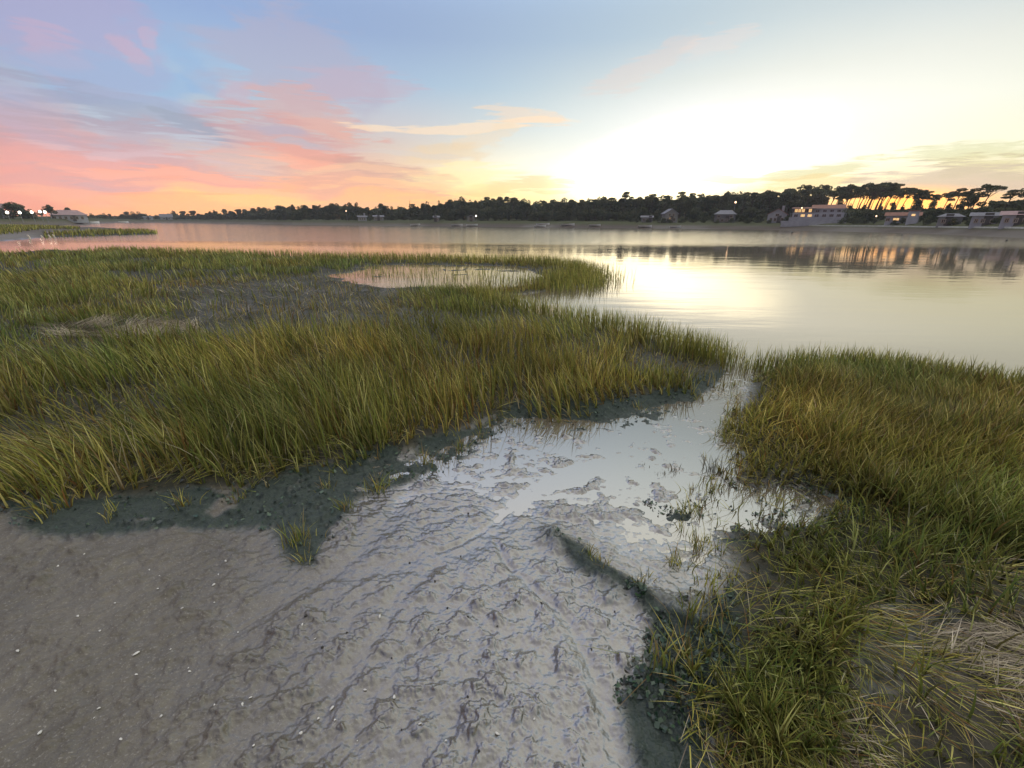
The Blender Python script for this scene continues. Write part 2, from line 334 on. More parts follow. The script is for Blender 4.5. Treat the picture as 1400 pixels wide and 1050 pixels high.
    far = -.4 + sstep(-8, 0, t) * .4 + sstep(0, 13, t) * 1.5 + sstep(9, 14, t) * .35 + hill(a) * sstep(16, 55, t) + .35 * (fbm(x, y, .09, 3, 51) - .5) * sstep(5, 20, t)
    h = np.where(t > -8, np.maximum(h, far), h)
    grassy = np.clip(np.maximum(sstep(-.05, .15, dl), sstep(-.05, .15, dr)) * (1 - .7 * sstep(-.1, .2, dpd)), 0, 1)
    grassy = grassy * (1 - .85 * sstep(-.03, .08, dh)); grassy = np.maximum(grassy, sstep(-1, 1, di)); grassy = np.maximum(grassy, sstep(6, 10, t))
    alg = np.maximum(alg * sstep(.28, .46, fbm(x, y, 5, 3, 61) + .12), .75 * ridge * (r < 6)) * (1 - .75 * ((dpd > -.1)))
    wet = np.clip(np.maximum(sstep(.026, .004, h), .08 * (r < 9) + .75 * sstep(-1.6, .3, x + .35 * (y - 1.2)) * (r < 9)) + .35 * alg, 0, 1); wet = np.where(t > -2, 0, wet)
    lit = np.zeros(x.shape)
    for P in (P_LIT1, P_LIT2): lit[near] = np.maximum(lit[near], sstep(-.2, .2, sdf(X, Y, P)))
    return h, grassy, np.clip(np.maximum(alg, .85 * sstep(-.04, .08, dh) * (r < 9)), 0, 1), wet, lit
def th(x, y):
    return float(terrain(np.array([x], float), np.array([y], float))[0][0])

def mesh_obj(name, verts, loops, starts, totals, mats, parent=None, colors=None, smooth=False, attrs=None):
    me = bpy.data.meshes.new(name); nv, nl, nf = len(verts), len(loops), len(starts)
    me.vertices.add(nv); me.vertices.foreach_set('co', np.asarray(verts, np.float32).ravel())
    me.loops.add(nl); me.loops.foreach_set('vertex_index', np.asarray(loops, np.int32))
    me.polygons.add(nf); me.polygons.foreach_set('loop_start', np.asarray(starts, np.int32)); me.polygons.foreach_set('loop_total', np.asarray(totals, np.int32))
    if smooth: me.polygons.foreach_set('use_smooth', np.ones(nf, bool))
    me.update(calc_edges=True)
    if colors is not None:
        at = me.color_attributes.new('col', 'FLOAT_COLOR', 'POINT')
        c = np.ones((nv, 4), np.float32); c[:, :3] = colors; at.data.foreach_set('color', c.ravel())
    for m_ in (mats if isinstance(mats, (list, tuple)) else [mats]): me.materials.append(m_)
    o = bpy.data.objects.new(name, me); COL.objects.link(o)
    if parent: o.parent = parent
    return o
def tag(o, label=None, cat=None, group=None, kind=None):
    if label: o['label'] = label
    if cat: o['category'] = cat
    if group: o['group'] = group
    if kind: o['kind'] = kind
    return o

# ---- ground: one sheet from the photographer's feet to beyond the wooded shore
azs = np.radians(np.concatenate([np.linspace(-110, -60, 50, False), np.linspace(-60, 60, 1050, False), np.linspace(60, 110, 50)]))
rr = np.concatenate([np.geomspace(.25, .7, 60, False), np.geomspace(.7, 6, 760, False), np.geomspace(6, 14, 110, False), np.geomspace(14, 520, 300, False), np.geomspace(520, 5000, 14)])
A, Rr = np.meshgrid(azs, rr)
gx, gy = (Rr * np.sin(A)).ravel(), (Rr * np.cos(A)).ravel()
gh, gg, ga_, gw, gl = terrain(gx, gy)
na, nr = len(azs), len(rr)
idx = np.arange(na * nr).reshape(nr, na)
q = np.stack([idx[:-1, :-1], idx[:-1, 1:], idx[1:, 1:], idx[1:, :-1]], -1).reshape(-1, 4)[:, ::-1]
MG, nt, b = mat('mud_and_sand', rough=.5)
at = nd(nt, 'ShaderNodeAttribute', attribute_name='col'); s3 = nd(nt, 'ShaderNodeSeparateColor'); lk(nt, at.outputs['Color'], s3.inputs[0])
a_gr, a_al, a_wet = s3.outputs
geo = nd(nt, 'ShaderNodeNewGeometry'); pos = geo.outputs['Position']
n1 = noise(nt, pos, 2.3, 6, .6); n2 = noise(nt, pos, 18, 5, .65); n3 = noise(nt, pos, 110, 3, .6); n4 = noise(nt, pos, 320, 2, .5)
sand = mixc(nt, mrange(nt, n1, .3, .7), (.088, .073, .045), (.150, .128, .086))
sand = mixc(nt, mrange(nt, n2, .35, .7, 0, .55), sand, (.11, .10, .08))
sand = mixc(nt, mrange(nt, n3, .55, .75, 0, .6), sand, (.36, .33, .28))
sand = mixc(nt, mrange(nt, n4, .66, .74, 0, .5), sand, (.05, .045, .04))
spx = nd(nt, 'ShaderNodeSeparateXYZ'); lk(nt, pos, spx.inputs[0])
fars = mrange(nt, spx.outputs[1], 45, 70)
sand = mixc(nt, mth(nt, 'MULTIPLY', fars, mrange(nt, spx.outputs[0], -60, -25, .3, .85)), sand, mixc(nt, mrange(nt, noise(nt, pos, .05, 3), .4, .62), (.07, .052, .04), (.13, .115, .10)))
sand = mixc(nt, mth(nt, 'MULTIPLY', a_wet, .8), sand, (.066, .056, .040))
soil = mixc(nt, mrange(nt, n2, .35, .65), (.018, .020, .010), (.050, .044, .022))
soil = mixc(nt, fars, soil, (.075, .08, .04))
alg = mixc(nt, mrange(nt, n2, .35, .65), (.010, .026, .020), (.028, .046, .034))
alg = mixc(nt, mrange(nt, n3, .5, .7), alg, (.045, .06, .048))
c = mixc(nt, a_gr, sand, soil); c = mixc(nt, mth(nt, 'MULTIPLY', a_al, .9), c, alg)
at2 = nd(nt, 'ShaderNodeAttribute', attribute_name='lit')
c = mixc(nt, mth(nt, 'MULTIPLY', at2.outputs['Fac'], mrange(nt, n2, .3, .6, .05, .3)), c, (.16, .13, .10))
lk(nt, c, b.inputs['Base Color'])
rg = mrange(nt, a_wet, 0, 1, .62, .30, False); rg = mth(nt, 'ADD', rg, mth(nt, 'MULTIPLY', mrange(nt, n2, .3, .7), .12)); rg = mth(nt, 'ADD', rg, mth(nt, 'MULTIPLY', a_gr, .25)); rg = mth(nt, 'ADD', rg, mth(nt, 'MULTIPLY', a_al, .15))
lk(nt, rg, b.inputs['Roughness']); b.inputs['IOR'].default_value = 1.5; lk(nt, mrange(nt, spx.outputs[1], 40, 60, .5, .05), b.inputs['Specular IOR Level'])
b.inputs['Coat IOR'].default_value = 2.75; b.inputs['Coat Roughness'].default_value = .19
lk(nt, mth(nt, 'MULTIPLY', mth(nt, 'MULTIPLY', a_wet, mth(nt, 'SUBTRACT', 1.0, a_gr)), mth(nt, 'SUBTRACT', 1.0, a_al)), b.inputs['Coat Weight'])
bp = nd(nt, 'ShaderNodeBump'); bp.inputs['Strength'].default_value = 1; bp.inputs['Distance'].default_value = .011
hh = mth(nt, 'ADD', mth(nt, 'MULTIPLY', n2, .9), mth(nt, 'MULTIPLY', n3, .45)); hh = mth(nt, 'ADD', hh, mth(nt, 'MULTIPLY', n4, .12))
lk(nt, hh, bp.inputs['Height']); lk(nt, bp.outputs[0], b.inputs['Normal'])
ground = mesh_obj('ground', np.stack([gx, gy, gh], -1), q.ravel(), np.arange(len(q)) * 4, np.full(len(q), 4), MG, colors=np.stack([gg, ga_, gw], -1), smooth=True)
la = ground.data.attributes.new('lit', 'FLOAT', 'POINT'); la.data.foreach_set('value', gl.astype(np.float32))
tag(ground, 'grey brown mudflat and marsh soil running out to the wooded far shore', 'ground', kind='structure')

# ---- water
MW, nt, b = mat('lagoon_water', (.15, .13, .10), .03, .5, 3.6); b.inputs['Specular Tint'].default_value = (1, .95, .85, 1)  # golden cast of the sky reflection is put into tint and body colour
geo = nd(nt, 'ShaderNodeNewGeometry'); pos = geo.outputs['Position']; spx = nd(nt, 'ShaderNodeSeparateXYZ'); lk(nt, pos, spx.inputs[0])
m1 = nd(nt, 'ShaderNodeMapping'); lk(nt, pos, m1.inputs[0]); m1.inputs['Scale'].default_value = (.35, 1.3, 1); m1.inputs['Rotation'].default_value = (0, 0, .15)
w1 = noise(nt, m1.outputs[0], 1.0, 3, .5, .3)
m2 = nd(nt, 'ShaderNodeMapping'); lk(nt, pos, m2.inputs[0]); m2.inputs['Scale'].default_value = (1.2, 4.5, 1); m2.inputs['Rotation'].default_value = (0, 0, -.2)
w2 = noise(nt, m2.outputs[0], 1.0, 3, .55)
m3 = nd(nt, 'ShaderNodeMapping'); lk(nt, pos, m3.inputs[0]); m3.inputs['Scale'].default_value = (.02, .06, 1)
w3 = noise(nt, m3.outputs[0], 1.0, 3, .5)
yy = mth(nt, 'ADD', spx.outputs[1], mth(nt, 'MULTIPLY_ADD', w3, 24, -12))
ruf = mrange(nt, yy, 30, 44)                                   # the breeze ruffles the water further out
hgt = mth(nt, 'ADD', mth(nt, 'MULTIPLY', w1, mrange(nt, ruf, 0, 1, .006, .045, False)), mth(nt, 'MULTIPLY', w2, mrange(nt, ruf, 0, 1, .001, .026, False)))
bp = nd(nt, 'ShaderNodeBump'); bp.inputs['Strength'].default_value = 1; bp.inputs['Distance'].default_value = 1
calm = mrange(nt, spx.outputs[1], 3.8, 6.5, .04, 1)
lk(nt, mth(nt, 'MULTIPLY', hgt, calm), bp.inputs['Height']); lk(nt, bp.outputs[0], b.inputs['Normal'])
lk(nt, mrange(nt, ruf, 0, 1, .04, .08, False), b.inputs['Roughness']); lk(nt, mth(nt, 'ADD', mrange(nt, ruf, 0, 1, 0, 8, False), mrange(nt, spx.outputs[1], 3.2, 8, 3.5, 6.0)), b.inputs['IOR'])
wv = [(-3000, -20, 0), (3000, -20, 0), (3000, 3000, 0), (-3000, 3000, 0)]
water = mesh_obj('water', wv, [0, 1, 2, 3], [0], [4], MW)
tag(water, 'calm lagoon water mirroring the yellow and pink evening sky', 'water', kind='structure')

# ------------------------------------------------------------------ grass
def blades(px, py, pz, H, lx, ly, wid, cr, levels=3, bend=1.0, zr=None):
    """ribbon blades; lx, ly is the sideways reach of the tip as a share of the length"""
    n = len(px); th_ = RS.uniform(0, math.pi, n); wx, wy = np.cos(th_), np.sin(th_)
    reach = np.hypot(lx, ly); up = np.sqrt(np.clip(1 - np.minimum(reach, .985) ** 2, .03, 1))
    V = np.zeros((n, levels * 2 + 1, 3), np.float32); C_ = np.zeros((n, levels * 2 + 1, 3), np.float32)
    for k in range(levels + 1):
        t = k / levels; hx = lx * H * t ** (1 + bend * .8); hy = ly * H * t ** (1 + bend * .8); hz = H * up * (t ** .9)
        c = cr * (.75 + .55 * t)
        if k < levels:
            w = wid * (1 - .75 * t ** 1.6) * .5
            for s in (0, 1):
                g = -1 if s == 0 else 1
                V[:, 2 * k + s, 0] = px + hx + g * wx * w; V[:, 2 * k + s, 1] = py + hy + g * wy * w; V[:, 2 * k + s, 2] = pz + hz
                C_[:, 2 * k + s] = c
        else:
            V[:, -1, 0] = px + hx; V[:, -1, 1] = py + hy; V[:, -1, 2] = pz + hz; C_[:, -1] = c
    nv = levels * 2 + 1; fl = []; tot = []
    for k in range(levels - 1): fl += [2 * k, 2 * k + 1, 2 * k + 3, 2 * k + 2]; tot.append(4)
    fl += [2 * levels - 2, 2 * levels - 1, 2 * levels]; tot.append(3)
    fl = np.array(fl); tot = np.array(tot)
    loops = (fl[None] + (np.arange(n) * nv)[:, None]).ravel(); totals = np.tile(tot, n); starts = np.concatenate([[0], np.cumsum(totals)[:-1]])
    return V.reshape(-1, 3), loops, starts, totals, C_.reshape(-1, 3)
def join(parts):
    Vs, Ls, Ss, Ts, Cs = [], [], [], [], []; ov = ol = 0
    for V, L, S, T, C_ in parts:
        Vs.append(V); Ls.append(L + ov); Ss.append(S + ol); Ts.append(T); Cs.append(C_); ov += len(V); ol += len(L)
    return [np.concatenate(z) for z in (Vs, Ls, Ss, Ts, Cs)]
GREEN = np.array([(.26,.255,.045),(.34,.32,.06),(.40,.35,.08),(.18,.215,.045),(.58,.52,.16),(.27,.21,.055),(.13,.115,.035),(.22,.25,.05)])
DRY = np.array([(.30,.23,.10),(.24,.15,.05),(.38,.33,.20),(.21,.11,.035),(.30,.26,.06)])
STRAW = np.array([(.48,.41,.28),(.34,.28,.19),(.17,.14,.10),(.44,.38,.28)])
def pick(pal, n): return pal[RS.randint(0, len(pal), n)] * RS.uniform(.55, 1.45, (n, 1))
def sample(n, r0, r1, a0, a1, p=1.2):
    """points whose density falls off as r**-p"""
    e = 2 - p; r = (r0 ** e + RS.rand(n) * (r1 ** e - r0 ** e)) ** (1 / e); a = np.radians(RS.uniform(a0, a1, n))
    return r * np.sin(a), r * np.cos(a), r
MGR = attrmat('marsh_grass_blades', .5, .35, .35)
MST = attrmat('dead_grass_blades', .7, .15, .2)

def field(name, label, P, n, r0, r1, a0, a1, hfun, lean, dens, dryf, pal=GREEN, levels=3):
    x, y, r = sample(n, r0, r1, a0, a1)
    ox, oy = (fbm(x, y, 2.5, 3, 71) - .5) * .7, (fbm(x, y, 2.5, 3, 72) - .5) * .7
    d = sdf(x + ox, y + oy, P)
    keep = (d > 0) & (RS.rand(n) < dens(x, y, d))
    x, y, r, d = x[keep], y[keep], r[keep], d[keep]; n = len(x)
    # gather blades into tussocks
    cx = np.round(x / .09 + RS.rand(n) * .3) * .09; cy = np.round(y / .09 + RS.rand(n) * .3) * .09; near = r < 9
    x = np.where(near, x + (cx - x) * .6, x); y = np.where(near, y + (cy - y) * .6, y)
    z = terrain(x, y)[0]
    H = hfun(x, y, d) * RS.uniform(.4, 1.2, n) * (.5 + 1.0 * fbm(x, y, 2.2, 3, 80))
    a1_, a2_ = fbm(x, y, .8, 3, 81) - .5, fbm(x, y, .8, 3, 82) - .5; b1, b2 = fbm(x, y, 4, 2, 83) - .5, fbm(x, y, 4, 2, 84) - .5
    L0, L1, L2 = lean
    lx = L0 + L1 * a1_ * 2 + L1 * .8 * b1 + RS.normal(0, L2, n); ly = L1 * a2_ * 2 + L1 * .8 * b2 + RS.normal(0, L2, n) - .04
    q_ = np.hypot(lx, ly); f = np.minimum(1, .93 / np.maximum(q_, 1e-3)); lx *= f; ly *= f
    wid = (.0052 + .0008 * r) * RS.uniform(.6, 1.5, n)
    tint = fbm(x, y, .9, 3, 90)[:, None]
    c = pick(pal, n) * np.array([.84, .86, .95]) * (.6 + .8 * tint); dm = RS.rand(n) < dryf(x, y); c[dm] = pick(DRY, dm.sum())
    # greener in some patches, browner in others
    br = fbm(x, y, .6, 3, 91)[:, None]; c = c * (1 + (br - .5) * np.array([[.9, .25, .1]]))
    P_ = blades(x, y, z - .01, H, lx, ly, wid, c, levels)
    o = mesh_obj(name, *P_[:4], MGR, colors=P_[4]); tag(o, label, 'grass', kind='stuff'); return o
def bare(x, y, P, w=.15): return sstep(-w, w, sdf(x, y, P))
def dens_l(x, y, d):
    k = (1 - .995 * bare(x, y, P_POND, .3)) * (1 - .93 * bare(x, y, P_BARE, .5)) * (1 - .85 * bare(x, y, P_LIT1, .2)) * (1 - .8 * bare(x, y, P_DARK, .3))
    r = np.hypot(x, y); n = fbm(x, y, .8, 3, 95)
    k *= np.where(r > 4.5, .10 + .90 * sstep(.40, .53, n), 1)
    return k * (.25 + .75 * sstep(0, .22, d)) * (.35 + .65 * sstep(.36, .56, fbm(x, y, 4.5, 3, 96)))
def dens_r(x, y, d):
    k = (1 - .38 * bare(x, y, P_SPARSE, .2)) * (1 - .93 * bare(x, y, P_PUD, .12)) * (1 - .97 * bare(x, y, P_HOLE, .06)) * (1 - .97 * bare(x, y, P_HOLE2, .05)) * (1 - .82 * bare(x, y, P_LIT2, .15))
    r = np.hypot(x, y)
    k *= np.where(r < 3.2, .22 + .68 * sstep(.42, .58, fbm(x, y, 3.2, 3, 97)), 1) * (.28 + .72 * sstep(0, .5, d))
    return k
field('marsh_grass', 'tall olive cordgrass leaning left over the wide left bank of the channel', P_LEFT, 280000, 1.6, 34, -64, 36,
      lambda x, y, d: np.where(np.hypot(x, y) < 5.5, .42, .42 - .13 * sstep(5.5, 9, np.hypot(x, y))) * (.6 + .4 * sstep(0, .25, d)) * (1 - .28 * sstep(.2, 1.4, x)) * (1 - .4 * sstep(-1.5, .5, sdf(x, y, P_POND))), (-.14, .48, .18), dens_l,
      lambda x, y: .05 + .2 * sstep(.57, .75, fbm(x, y, 1.1, 3, 98)))
field('marsh_grass', 'short tangled green brown cordgrass on the right bank of the channel', P_RIGHT, 170000, .85, 9, 10, 66,
      lambda x, y, d: (.175 + .095 * sstep(1.2, 3.2, np.hypot(x, y))) * (.6 + .4 * sstep(0, .3, d)) * (1 - .35 * bare(x, y, P_SPARSE, .2)), (-.05, .8, .33), dens_r,
      lambda x, y: .06 + .2 * sstep(.54, .75, fbm(x, y, 1.4, 3, 99)))
field('low_marsh_grass', 'short young grass and dead stems carpeting the floor between the tall tussocks', P_LEFT, 150000, 1.7, 16, -62, 34,
      lambda x, y, d: .13 + 0 * x, (-.1, 1.0, .4), lambda x, y, d: (1 - .98 * bare(x, y, P_POND, .3)) * (1 - .8 * bare(x, y, P_BARE, .4)) * np.where(np.hypot(x, y) > 5, .15 + .6 * fbm(x, y, 1.5, 2, 151), 1) * (.3 + .7 * sstep(0, .3, d)), lambda x, y: .35 + 0 * x, levels=2)
def fringe(P, pts, n, h):   # upright sparse spikes standing at the water's edge behind each bank
    Q = poly(pts); seg = RS.randint(0, len(Q) - 1, n); t = RS.rand(n); p = Q[seg] * (1 - t[:, None]) + Q[seg + 1] * t[:, None] + RS.normal(0, .12, (n, 2))
    return p[:, 0], p[:, 1]
parts = []
for pts, n, h, s in [([(655,408),(700,420),(780,438),(860,460),(940,484),(985,500)], 2600, .36, .16), ([(1030,510),(1150,500),(1220,506),(1300,518),(1400,532),(1600,570)], 2600, .26, .14),
                  ([(150,344),(300,349),(450,353),(560,355),(650,357),(740,360),(796,368),(804,380),(795,390),(740,397)], 7000, .38, .5),
                  ([(480,374),(560,380),(640,384),(700,386),(740,382),(790,388)], 700, .30, .6), ([(500,372),(600,370),(700,374)], 260, .27, .8)]:
    x, y = fringe(None, pts, n, h); x = x + RS.normal(0, s, n); y = y + RS.normal(0, s, n); r = np.hypot(x, y)
    z = np.maximum(terrain(x, y)[0], -.05)
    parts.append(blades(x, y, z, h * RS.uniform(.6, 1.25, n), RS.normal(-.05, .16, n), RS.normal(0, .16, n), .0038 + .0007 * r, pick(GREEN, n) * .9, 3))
x, y, r = sample(26000, 14, 170, -62, -32, 1.0)
d = np.maximum(sdf(x, y, P_ISL), -99); P_GR1 = poly([(-250,307),(0,306.5),(30,307),(62,311),(110,313),(110,315),(60,315.2),(35,318.5),(25,322),(0,324),(-250,330)]); d = np.maximum(d, sdf(x, y, P_GR1)); k = d > 0
x, y, r = x[k], y[k], r[k]; n = len(x)
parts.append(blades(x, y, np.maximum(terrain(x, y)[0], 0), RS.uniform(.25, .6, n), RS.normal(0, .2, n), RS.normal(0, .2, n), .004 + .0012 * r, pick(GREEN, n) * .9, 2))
J = join(parts); o = mesh_obj('shore_grass', *J[:4], MGR, colors=J[4]); tag(o, 'thin upright grass blades along the water edges and on the low islets', 'grass', kind='stuff')

# dead stems lying on the mud, and curled weed
def litter(P, n, size, pal, seed=0):
    lo, hi = P.min(0), P.max(0); x = RS.uniform(lo[0], hi[0], n); y = RS.uniform(lo[1], hi[1], n)
    k = (sdf(x, y, P) > 0) & (fbm(x, y, 2.5, 3, 130 + seed) > .42); x, y = x[k], y[k]; n = len(x); r = np.hypot(x, y)
    a = RS.uniform(0, 6.28, n) * .25 + fbm(x, y, 1.3, 2, 131 + seed) * 9; q_ = RS.uniform(.9, .995, n)
    return blades(x, y, terrain(x, y)[0] + RS.uniform(.0, .03, n), RS.uniform(.4, 1.2, n) * size, np.cos(a) * q_, np.sin(a) * q_, (.003 + .0006 * r) * RS.uniform(.6, 1.4, n), pick(pal, n), 3, .3)
EDGE_R = poly([(915,880),(1180,840),(1400,700),(1500,900),(1500,1150),(950,1150)])
parts = [litter(P_LIT2, 9000, .16, STRAW, 1), litter(EDGE_R, 9000, .14, np.concatenate([STRAW, GREEN * 1.2, DRY]), 2), litter(P_LIT1, 5000, .35, STRAW, 3), litter(P_BARE, 2600, .3, STRAW, 4),
         litter(poly([(0,700),(350,665),(640,590),(700,570),(650,560),(300,640),(0,670)]), 5000, .22, np.concatenate([STRAW * .7, GREEN]), 5), litter(P_RIGHT, 16000, .2, np.concatenate([DRY, GREEN]), 6),
         litter(poly([(955,540),(1010,530),(1040,500),(1035,560),(1000,600),(985,560)]), 900, .14, STRAW, 7)]
J = join(parts); o = mesh_obj('dead_grass', *J[:4], MST, colors=J[4]); tag(o, 'bleached straw stems lying matted on the mud between the tussocks', 'dead grass', kind='stuff')
# green weed: small crumpled scraps on the mud
def weed(P, n, s0, s1):
    lo, hi = P.min(0), P.max(0); x = RS.uniform(lo[0], hi[0], n); y = RS.uniform(lo[1], hi[1], n); k = (sdf(x, y, P) > 0) & (fbm(x, y, 7, 3, 140) > .46); x, y = x[k], y[k]; n = len(x)
    s = RS.uniform(s0, s1, n)[:, None]; a = RS.uniform(0, 6.28, n)[:, None] + np.array([0, 1.3, 2.7, 4.2]); rad = s * RS.uniform(.5, 1.2, (n, 4)); z = terrain(x, y)[0][:, None] + RS.uniform(0, .022, (n, 4))
    V = np.stack([x[:, None] + np.cos(a) * rad, y[:, None] + np.sin(a) * rad, z], -1).reshape(-1, 3)
    C_ = np.repeat(pick(np.array([(.02,.045,.03),(.035,.07,.03),(.06,.09,.05),(.025,.035,.03)]), n), 4, 0)
    return V, np.arange(4 * n), np.arange(n) * 4, np.full(n, 4), C_
MWD, nt, b = mat('weed', rough=.3); a_ = nd(nt, 'ShaderNodeAttribute', attribute_name='col'); lk(nt, a_.outputs['Color'], b.inputs['Base Color'])
P_RA = poly([(760,735),(790,748),(850,800),(905,825),(950,830),(985,838),(975,862),(900,850),(840,815),(790,780)])
J = join([weed(P_ALG[0], 9000, .004, .016), weed(P_ALG[1], 5000, .004, .014), weed(P_ALG[2], 2200, .004, .014), weed(P_RA, 4500, .004, .013)])
o = mesh_obj('green_weed', *J[:4], MWD, colors=J[4]); tag(o, 'dark green algae scraps coating the mud along the grass edges', 'algae', kind='stuff')

# ---- separate tufts standing on the mud
def tuft(u, v, n, H, label, spread=.028, pal=GREEN, lean=.3, group=None):
    x, y = gp(u, v, .02); z = th(x, y); o_ = RS.normal(0, spread, (n, 2))
    P_ = blades(o_[:, 0], o_[:, 1], np.full(n, -.01), H * RS.uniform(.4, 1.1, n), o_[:, 0] / spread * .18 + RS.normal(-.05, lean, n), o_[:, 1] / spread * .12 + RS.normal(0, lean, n), RS.uniform(.003, .007, n), pick(pal, n) * 1.1, 4)
    o = mesh_obj('grass_tuft', *P_[:4], MGR, colors=P_[4]); o.location = (x, y, z); tag(o, label, 'grass tuft', group); return o
MIX = np.concatenate([GREEN, DRY[[0, 1]]]); BRN = np.array([(.07,.06,.03),(.10,.08,.04),(.05,.05,.02)])
for a in [(405,745,60,.16,'bushy yellow green tuft on the dark weed spit jutting into the sand'), (418,772,30,.10,'low tuft at the very tip of the dark weed spit'),
          (515,672,45,.18,'drooping straw coloured tuft in front of the left grass bank'), (582,632,40,.17,'upright tuft beside the weed at the bend of the left bank'), (628,612,34,.13,'small green tuft where the left bank meets the pale mud'),
          (700,577,22,.08,'short stubby tuft at the corner of the channel and left bank'), (822,772,34,.10,'bright green tuft on the weed ridge crossing the mud'), (806,764,14,.09,'thin curved blades just left of the bright green tuft on the ridge'),
          (868,800,16,.07,'sparse brownish shoots lower down the weed ridge'), (881,790,9,.09,'single orange brown shoot standing on the pale mud above the ridge'), (905,645,22,.05,'dark stubby stems on the islet in the middle of the channel'),
          (925,640,14,.07,'black dead stump with spikes at the right end of the channel islet'), (880,633,10,.03,'flat dark scrap of plant left of the channel islet'), (762,630,14,.03,'tiny dark plant scrap alone on the wet mud'),
          (938,700,30,.16,'thin dark spikes rising left of the puddle in the right bank'), (955,695,26,.14,'clump of spikes beside the puddle, nearest the channel'), (975,640,40,.17,'narrow dark clump at the channel edge below the mouth'),
          (990,598,40,.16,'small clump at the channel edge just below the mouth'), (905,915,26,.24,'tall arching green blades at the near corner of the right bank'), (945,858,30,.18,'green tuft behind the near corner of the right bank'),
          (1035,520,30,.10,'low brown tuft in the mouth of the channel'), (1005,525,24,.09,'small tuft left of the channel mouth against the wet mud'), (1028,500,18,.10,'tuft in open water off the channel mouth')]:
    tuft(*a, pal=BRN if a[1] in (645, 640, 633, 630) else MIX, spread=.016 + .0005 * a[2], lean=.3)
O9 = 'first second third fourth fifth sixth seventh eighth'.split()
for where, L_ in (('small ragged tuft on the weed below the left bank', [(70,712),(160,712),(250,700),(330,690)]), ('small ragged tuft at the bend of the left bank', [(450,670),(470,700),(545,650),(660,590),(735,580),(870,556)]),
                  ('short tuft on mud at the near edge of the right bank', [(930,775),(960,735),(965,800),(985,750),(1000,800)]), ('short tuft around the puddle in the right bank', [(1020,690),(1060,690),(1085,715),(1110,705),(1150,700)]),
                  ('short tuft beside the straw covered hollow at lower right', [(1210,850),(1240,930),(1280,905)]), ('small tuft on wet mud below the channel mouth', [(955,545),(1000,560),(1010,545)]),
                  ('upright tuft standing out from the right bank into the channel', [(925,770),(938,722),(946,672),(958,745),(966,622),(974,668),(983,708),(992,575)])):
    for k, (u, v) in enumerate(L_): tuft(u + random.uniform(-4, 4), v + random.uniform(-4, 4), random.randint(14, 34), random.uniform(.08, .17), where + ', ' + O9[k] + ' from left', pal=MIX, group='small tufts along the grass banks')

# ---- shells and pebbles on the sand
MSH = pmat('shell', (.72, .69, .62), .4, .3, 60); MPB = pmat('dark_pebble', (.06, .055, .05), .35, .4, 50)
def pebble(name, sx_, sy_, sz_, mt, seed):
    rs = np.random.RandomState(seed); V = []; nu, nvv = 10, 6
    for j in range(nvv + 1):
        p = math.pi * j / nvv
        for i in range(nu):
            t = 2 * math.pi * i / nu; k = 1 + .12 * math.sin(3 * t + seed) + rs.uniform(-.05, .05)
            V.append((sx_ * math.sin(p) * math.cos(t) * k, sy_ * math.sin(p) * math.sin(t) * k, sz_ * math.cos(p) * (1.2 if p < 1.6 else .5)))
    F = [(j * nu + i, (j + 1) * nu + i, (j + 1) * nu + (i + 1) % nu, j * nu + (i + 1) % nu) for j in range(nvv) for i in range(nu)]
    me = bpy.data.meshes.new(name); me.from_pydata(V, [], F); me.polygons.foreach_set('use_smooth', [True] * len(F)); me.materials.append(mt); return me
shm = [pebble('shell', .0055, .0035, .0018, MSH, 1), pebble('shell', .004, .004, .002, MSH, 2), pebble('shell', .0075, .004, .002, MSH, 4)]
pbm = [pebble('pebble', .006, .005, .005, MPB, 3), pebble('pebble', .004, .004, .004, MPB, 5)]
def drop(name, me, u, v, label, cat, group=None, s=1.0):
    x, y = gp(u, v, .02); o = bpy.data.objects.new(name, me); COL.objects.link(o); o.location = (x, y, th(x, y) + .002 * s); o.rotation_euler = (random.uniform(-.4, .4), random.uniform(-.4, .4), random.uniform(0, 6)); o.scale = (s, s, s); tag(o, label, cat, group); return o
drop('shell', shm[2], 190, 902, 'largest pale oval shell on the dark sand at lower left', 'shell', s=1.7)
drop('shell', shm[1], 414, 1012, 'round white shell near the bottom edge of the sand', 'shell', s=1.5)
drop('shell', shm[0], 83, 782, 'small white shell alone near the left weed edge', 'shell', s=1.3)
for u, v in [(160,831),(252,840),(295,830),(294,806),(118,764),(218,811),(300,790),(310,772),(206,784),(220,793),(110,850),(140,870),(236,895),(82,956),(133,990),(140,978),(190,930),(225,990),(345,962),(335,974),(297,974),(260,920),(262,925),(327,870),(415,862),(432,880),(437,990),(460,995),(455,975),(490,1020),(377,750),(560,740),(520,850),(700,900),(640,880),(575,1000),(730,990),(500,950),(540,960),(610,1020),(680,1010),(30,900),(60,1010),(170,1020),(350,1030)]:
    drop('shell', random.choice(shm), u, v, 'tiny white shell fragment scattered on the grey sand', 'shell', 'shell fragments on the sand', random.uniform(.6, 1.35))
for u, v in [(740,828),(840,838),(775,758),(612,835),(640,850),(693,908),(655,1035),(808,892),(640,700),(560,770),(595,800),(715,975),(420,852),(442,893),(536,905),(680,860),(600,865),(705,830),(630,760),(765,905),(550,1005),(475,870),(590,935),(640,960)]:
    drop('pebble', random.choice(pbm), u, v, 'dark worm cast pellet on the pale wet mud', 'pebble', 'dark pellets on the mud', random.uniform(.6, 1.1))

